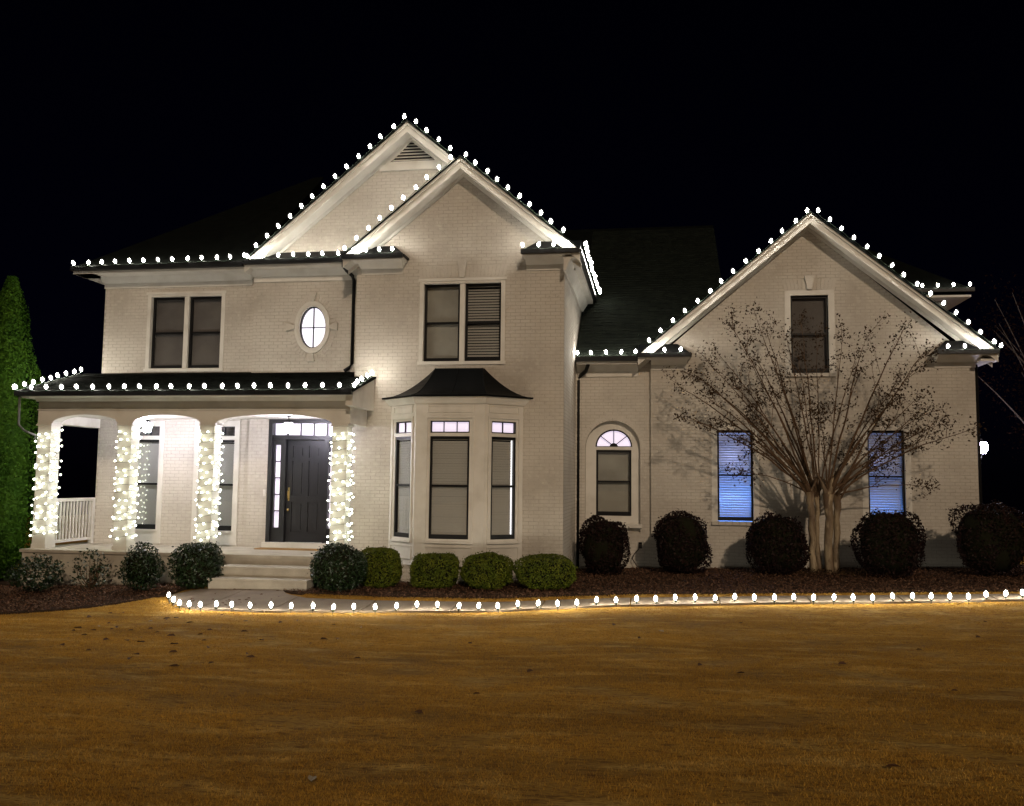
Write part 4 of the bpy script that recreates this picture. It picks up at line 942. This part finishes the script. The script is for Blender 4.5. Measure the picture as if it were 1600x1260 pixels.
for x, y, w_, tp_, lb, sq in ((-5.32, 17.25, .80, .755, 'tall rounded boxwood left of the bay window', 2.6), (-4.24, 17.42, .96, .665, 'round green boxwood under the middle pane of the bay window', 2.3),
                          (-3.24, 17.55, .95, .675, 'round green boxwood under the right pane of the bay window', 2.3), (-2.08, 17.6, 1.12, .665, 'widest lowest boxwood at the corner of the middle wall', 2.5)):
    bush(x, y, w_, tp_, M['boxwood'], 9000, .0215, lb, 'boxwood', squareness=sq+.5, group=BX, amp=.10, depth=.10, jit=1.2)
DK = 'dark clipped shrubs along the garage wall'
for x, y, w_, tp_, lb in ((-1.10, 20.1, 1.03, 1.30, 'dark round shrub below the arched window'), (.6, 20.3, 1.22, 1.42, 'dark barrel-shaped shrub between the arched and blue windows'),
                      (2.60, 20.1, 1.26, 1.44, 'dark clipped shrub just left of the tree trunks'), (4.80, 19.7, 1.32, 1.58, 'dark clipped shrub right of the tree, before a window'), (6.80, 19.8, 1.42, 1.72, 'largest dark shrub at the far right corner')):
    bush(x, y, w_*.95, tp_, M['loro'], 5600, .033, lb, 'dark_shrub', squareness=2.7, group=DK, amp=.19, depth=.10, jit=1.1)

# crape myrtle
TX, TY = 3.62, 20.25; TZ = float(gz(TX, TY))
tree = thing('crape_myrtle', 'bare multi-stemmed crape myrtle with seed heads before the garage wall', 'tree', (TX, TY, TZ))
def wob(pts, a): return [Vector(p)+Vector((random.uniform(-a, a), random.uniform(-a, a), 0)) for p in pts]
heads = []
for (bx, by, tx_, tz_, rr) in ((3.40, 20.28, 3.33, 1.95, .075), (3.52, 20.40, 3.50, 1.85, .055), (3.72, 20.20, 3.70, 1.92, .09), (3.86, 20.34, 3.90, 1.86, .07)):
    pts = [Vector((bx, by, TZ-.05)).lerp(Vector((tx_, by-.02, tz_)), k/7) for k in range(8)]
    pts = [pts[0]]+[p+Vector((random.uniform(-.035, .035), random.uniform(-.03, .03), 0)) for p in pts[1:-1]]+[pts[-1]]
    mb = MB(); mb.tube(pts, [rr*1.35, rr*1.05, rr, rr*.95, rr*1.02, rr*.92, rr*1.05, rr*1.3], 10); 
    for s_ in (-1, 1):
        e_ = pts[-1]+Vector((s_*random.uniform(.10, .26), random.uniform(-.08, .08), random.uniform(.32, .5))); mb.tube([pts[-2], pts[-1]+Vector((s_*.02, 0, -.01)), pts[-1].lerp(e_, .5)+Vector((0, 0, .03)), e_], [rr*.8, rr*.75, rr*.5, rr*.25], 8)
    mb.build('trunk', M['bark'], tree, smooth=True); heads.append(pts[-1])
# branch ends taken at the crown's outline, (x, z)
ENDS = [(.58,4.31),(.63,3.58),(1.2,4.75),(1.35,5.15),(1.60,5.55),(2.15,5.85),(2.5,5.6),(.95,4.4),(1.3,4.2),(1.7,4.25),(2.3,4.95),(2.75,5.3),(2.95,4.8),(3.1,4.3),(3.3,5.75),(3.6,5.5),(3.95,5.2),(3.75,5.85),(4.3,4.9),(4.75,4.6),(5.2,5.45),(5.55,4.9),(5.4,4.45),(5.7,4.1),(5.55,3.65),(5.8,3.15),(6.55,3.3),(5.8,2.1),(5.25,2.9),(4.85,3.8),(4.1,4.3),(3.5,4.8),(3.2,5.0),(1.35,3.4),(1.9,3.1),(2.5,3.9),(2.7,4.4),(4.5,5.3),(5.0,4.0),(4.6,3.3),(2.2,3.5),(3.9,3.9),(3.4,3.6),(2.9,3.3),(4.3,2.9),(5.9,3.75),(6.1,3.45),(1.05,4.0),(2.0,5.2),(2.6,4.9),(1.9,2.35),(4.95,2.5)]
pods = []; 
def curve(p0, p1, bow, n=7):
    mid = p0.lerp(p1, .5)+bow; return [p0*(1-t)**2+mid*2*t*(1-t)+p1*t*t for t in [i/n for i in range(n+1)]]
tw = MB()
for i, (ex, ez) in enumerate(ENDS):
    if i in (12, 13, 17, 19, 30, 31, 35, 39, 41, 43, 49): continue
    h_ = min(heads, key=lambda q: abs(q.x-(3.6+(ex-3.6)*.1))+random.random()*.2)
    ey = TY+random.uniform(-1.0, .75)*(1-.25*abs(ex-3.6)/3)
    e_ = Vector((ex, ey, ez)); p0 = h_+Vector((random.uniform(-.05, .05), random.uniform(-.05, .05), random.uniform(-.08, .04)))
    side = (ex-3.6); bow = Vector((side*-.04, 0, .28*min(1.2, abs(side)/2)*random.uniform(.3, 1.0)+.06))
    c = curve(p0, e_, bow, 9); c = [c[0]]+[q+Vector((random.uniform(-.02, .02), random.uniform(-.03, .03), random.uniform(-.015, .015))) for q in c[1:]]
    mb = MB(); r0_ = random.uniform(.018, .032); mb.tube(c, [r0_*(1-.78*k/9) for k in range(10)], 6); mb.build('branch', M['twig'], tree, smooth=True)
    def sprig(c_, base, ln, lvl):
        for _ in range(base):
            k = random.uniform(.35, .98)*(len(c_)-1); i0 = int(k); p = c_[i0].lerp(c_[min(i0+1, len(c_)-1)], k-i0)
            dr = (c_[-1]-c_[0]).normalized()+Vector((random.gauss(0, .55), random.gauss(0, .55), random.gauss(.1, .4))); dr.normalize()
            l_ = ln*random.uniform(.5, 1.2); q = [p, p+dr*l_*.5+Vector((0, 0, .02)), p+dr*l_]
            tw.tube(q, [.007, .005, .0025] if lvl == 0 else [.004, .003, .002], 4, cap=False)
            if lvl == 0: sprig(q, 2, ln*.45, 1)
            pods.append((q[-1], .055 if lvl else .075, 9 if lvl else 15)); pods.append((q[1], .06, 3))
    sprig(c, 4, .58, 0); pods.append((c[-1], .10, 75)); pods.append((c[-2], .11, 34)); pods.append((c[-3], .10, 10))
stuff(tw.build('twigs', M['twig'], tree, recalc=False))
PP = np.concatenate([np.array(p)+rng.normal(0, s, (max(2, int(n*.8)), 3)) for p, s, n in pods])
stuff(link('foliage', leaf_mesh('foliage', PP, rng.normal(0, 1, PP.shape), .030, .55, M['pod'], 1.0), tree))
# little ring of ground sprouts round the trunks
gp_ = rng.normal(0, 1, (900, 3))*np.array([.75, .3, .0])+np.array([TX, TY-.35, 0]); gp_[:, 2] = gz(gp_[:, 0], gp_[:, 1])+.03+.10*rng.random(900)
o = link('ground_cover', leaf_mesh('ground_cover', gp_, rng.normal(0, 1, gp_.shape)*.3+np.array([0, 0, .5]), .022, .6, M['pod'], .8)); stuff(o)

# arborvitae at the left edge
def conifer(x, y, zt, w_, label, n, seed):
    z0 = float(gz(x, y)); t = thing('arborvitae', label, 'tree', (x, y, z0)); r_ = np.random.default_rng(seed)
    tt = r_.random(n)**.8; zz = z0+.1+(zt-z0-.1)*tt
    prof = w_/2*np.clip(np.sin(np.pi*np.clip((1-tt)*.62+.02, 0, 1))**.85, .03, 1); prof *= 1-.35*np.clip((.12-tt)/.12, 0, 1)
    a = r_.uniform(0, 2*np.pi, n)
    D_ = np.stack([np.cos(a), np.sin(a), np.full(n, .0)], 1); lp_ = lumps(seed, .26, 1.2)
    lump = lp_(np.stack([np.cos(a)*1.3, np.sin(a)*1.3, zz*1.5], 1))*(1+.10*np.sin(zz*3.1+a*2))
    rad = prof*lump*(1-.34*r_.random(n)**1.6)*np.where(r_.random(n) < .08, 1+.16*r_.random(n), 1)
    P = np.stack([x+np.cos(a)*rad, y+np.sin(a)*rad, zz], 1)
    link('foliage', leaf_mesh('foliage', P, D_+np.array([0, 0, .4]), .042, .42, M['cedar'], .6), t)
    h = MB(); k = 14; pf = [(max(.01, w_/2*math.sin(math.pi*min(1, (1-i/k)*.62+.02))**.85*.68*(1 if i else .5)), (zt-z0)*.95*i/k+.1) for i in range(k+1)]
    h.lathe(pf, (x, y, z0), 14); h.build('inner_branches', M['cedar'], t, smooth=True)
    h = MB(); h.tube([(x, y, z0-.1), (x, y, z0+zt*.5)], [.09, .04], 8); h.build('trunk', M['bark'], t)
conifer(-14.85, 18.6, 6.75, 1.75, 'tall narrow green arborvitae at the left edge of the yard', 26000, 3)
conifer(-15.0, 17.7, 4.1, 1.5, 'shorter green arborvitae in front of the tall one', 16000, 5)
# dark trees beyond the right end
def bare_tree(x, y, h, label, seed, nb=26, spread=2.6):
    rs = random.Random(seed); z0 = float(gz(x, y)); t = thing('dark_tree', label, 'tree', (x, y, z0), 'dark trees beyond the right end of the house')
    mb = MB(); fork = [Vector((x+rs.uniform(-.1, .1), y, z0+1.5)) for _ in range(3)]
    for q in fork: mb.tube([(x, y, z0-.1), (x+(q.x-x)*.5, y, z0+.8), q], [.10, .07, .055], 7)
    mb.build('trunk', M['farbark'], t, smooth=True); br = MB(); pp = []
    for i in range(nb):
        a = rs.uniform(0, 6.28); s = rs.uniform(.3, 1)*spread; e_ = Vector((x+math.cos(a)*s, y+math.sin(a)*s*.6, z0+h*rs.uniform(.45, 1)))
        c = curve(rs.choice(fork), e_, Vector((0, 0, .5)), 7); br.tube(c, [.035*(1-.85*k/7) for k in range(8)], 5)
        for k in range(3, 8): pp.append((c[k], .28, 55))
    br.build('branches', M['farbark'], t, smooth=True)
    Q = np.concatenate([np.array(p)+rng.normal(0, s, (n, 3)) for p, s, n in pp]); stuff(link('foliage', leaf_mesh('foliage', Q, rng.normal(0, 1, Q.shape), .04, .5, M['farleaf'], 1), t))
bare_tree(10.2, 23.5, 6.6, 'dark leafy tree just right of the wall lantern', 4); bare_tree(12.6, 26.5, 8.0, 'taller dark tree farther back at the right edge', 9, 30, 3.4)

# ------------------------------------------------------------------ mulch, grass, fallen leaves
def scatter_ok(x, y, left): 
    if left: return (y > lawn_edge(x)+.02) & (y < 17.3)
    return (y > mulch_front(x)+.02) & (y < np.where(x < -5.7, 17.25, np.where(x < -1.8, 18.5, 21.3)))
def chips(x0, x1, y0, y1, n, left):
    x = rng.uniform(x0, x1, n); y = rng.uniform(y0, y1, n); k = scatter_ok(x, y, left); x = x[k]; y = y[k]
    P = np.stack([x, y, gz(x, y)+.028+.03*rng.random(len(x))], 1)
    return leaf_mesh('mulch', P, np.tile([0, 0, 1.0], (len(x), 1)), .027, .42, M['chip'], .45)
stuff(link('mulch', chips(-7, 12, 16, 21.4, 52000, False))); stuff(link('mulch', chips(-18, -8.95, 12.4, 17.3, 26000, True)))
def grass(n, y0, y1, hgt, wid, pw_):
    y = y0+(y1-y0)*rng.random(n)**pw_; hw = 1.2+.72*y; x = -.16*y+rng.uniform(-1, 1, n)*hw
    cl = np.sin(x*5.1+np.sin(y*3.7)*1.5)+np.sin(y*7.3+np.sin(x*2.9)*2)+np.sin(x*1.3+y*2.1); k = (y < lawn_edge(x)-.01) & (cl > rng.uniform(-2.6, .6, n)) ; x, y = x[k], y[k]; n = len(x)
    z = gz(x, y); dist = np.hypot(x, y); s = (1+dist*.05)
    a = rng.uniform(0, 2*np.pi, n); ln = hgt*rng.uniform(.5, 1.3, n); wd = wid*s*rng.uniform(.6, 1.3, n); lean = rng.normal(0, .6, (n, 2))*ln[:, None]
    c, s_ = np.cos(a), np.sin(a)
    p0 = np.stack([x-c*wd, y-s_*wd, z-.003], 1); p1 = np.stack([x+c*wd, y+s_*wd, z-.003], 1); p2 = np.stack([x+lean[:, 0], y+lean[:, 1], z+ln], 1)
    v = np.stack([p0, p1, p2], 1).reshape(-1, 3)
    me = bpy.data.meshes.new('grass'); me.vertices.add(3*n); me.vertices.foreach_set('co', v.astype(np.float32).ravel()); me.loops.add(3*n); me.loops.foreach_set('vertex_index', np.arange(3*n, dtype=np.int32))
    me.polygons.add(n); me.polygons.foreach_set('loop_start', np.arange(0, 3*n, 3, dtype=np.int32)); me.polygons.foreach_set('loop_total', np.full(n, 3, np.int32)); me.update(calc_edges=True); me.materials.append(M['blade'])
    return stuff(link('grass', me))
grass(640000, 3.8, 16.4, .019, .0024, 1.2)
# strip of turf between the walk and the mulch
n = 26000; x = rng.uniform(-6.4, 9, n); fr_ = rng.random(n); y = walk_back(x)+.02+(mulch_front(x)-walk_back(x)-.02)*fr_; k = mulch_front(x) > walk_back(x)+.04; x, y = x[k], y[k]
P = np.stack([x, y, gz(x, y)+.012+.02*rng.random(len(x))], 1); stuff(link('grass', leaf_mesh('grass', P, rng.normal(0, 1, P.shape), .016, .22, M['blade'], 1)))
lf_d = MB(); lf_d.add([(-.045, 0, 0), (-.02, .022, .012), (.02, .026, .016), (.05, 0, .004), (.02, -.024, .014), (-.02, -.02, .018)], [(0, 1, 2, 3), (0, 3, 4, 5)])
LD = lf_d.mesh('fallen_leaf', M['leafdry']); LP_ = lf_d.mesh('fallen_leaf', M['leafpale'])
def leaf(x, y, pale, lab, grp, dz=0, sc=None):
    s = sc or random.uniform(.7, 1.3); z = float(gz(x, y))+.024+dz
    o = link('fallen_leaf', LP_ if pale else LD, None, Matrix.Translation((x, y, z)) @ Matrix.Rotation(random.uniform(0, 6.28), 4, 'Z') @ Matrix.Rotation(random.uniform(-.4, .4), 4, 'X') @ Matrix.Diagonal((s, s, s, 1)))
    tag(o, lab, 'leaf', grp)
LV = [(-1.6, 8.2), (-1.3, 9.6), (.5, 10.4), (2.1, 10.8), (3.3, 12.2), (-2.4, 11.8), (-.2, 12.6), (1.3, 14.2), (-3.4, 10.2), (-4.8, 9.4), (-1.9, 7.3), (2.8, 9.2), (4.4, 13.4), (.9, 9.9), (-.6, 13.8), (3.6, 8.6), (1.5, 6.2), (4.9, 14.6)]
for x, y in LV: leaf(x, y, False, 'small dark dry leaf lying alone on the open lawn', 'dark fallen leaves on the open lawn')
for k in range(60):
    x = random.uniform(-9.5, -4.2); y = random.uniform(9, 14.1)
    if y > lawn_edge(x)-.15 or x < -.62*y-1: continue
    leaf(x, y, False, 'small dark dry leaf on the lawn left of the walk', 'dark fallen leaves on the left lawn')
for x, y in ((-2.05, 5.35), (-6.2, 13.2), (-7.6, 12.9), (-4.3, 13.0), (-8.0, 12.2), (.1, 13.3)): leaf(x, y, True, 'small pale dry leaf lying on the lawn', 'pale fallen leaves on the lawn')
for k in range(26):
    x = random.uniform(-8.3, -6.4); y = random.uniform(14.7, 16.35)
    if y < lawn_edge(x)+.1: continue
    leaf(x, y, False, 'small dry leaf lying on the concrete before the steps', 'fallen leaves on the walk', .02, .7)
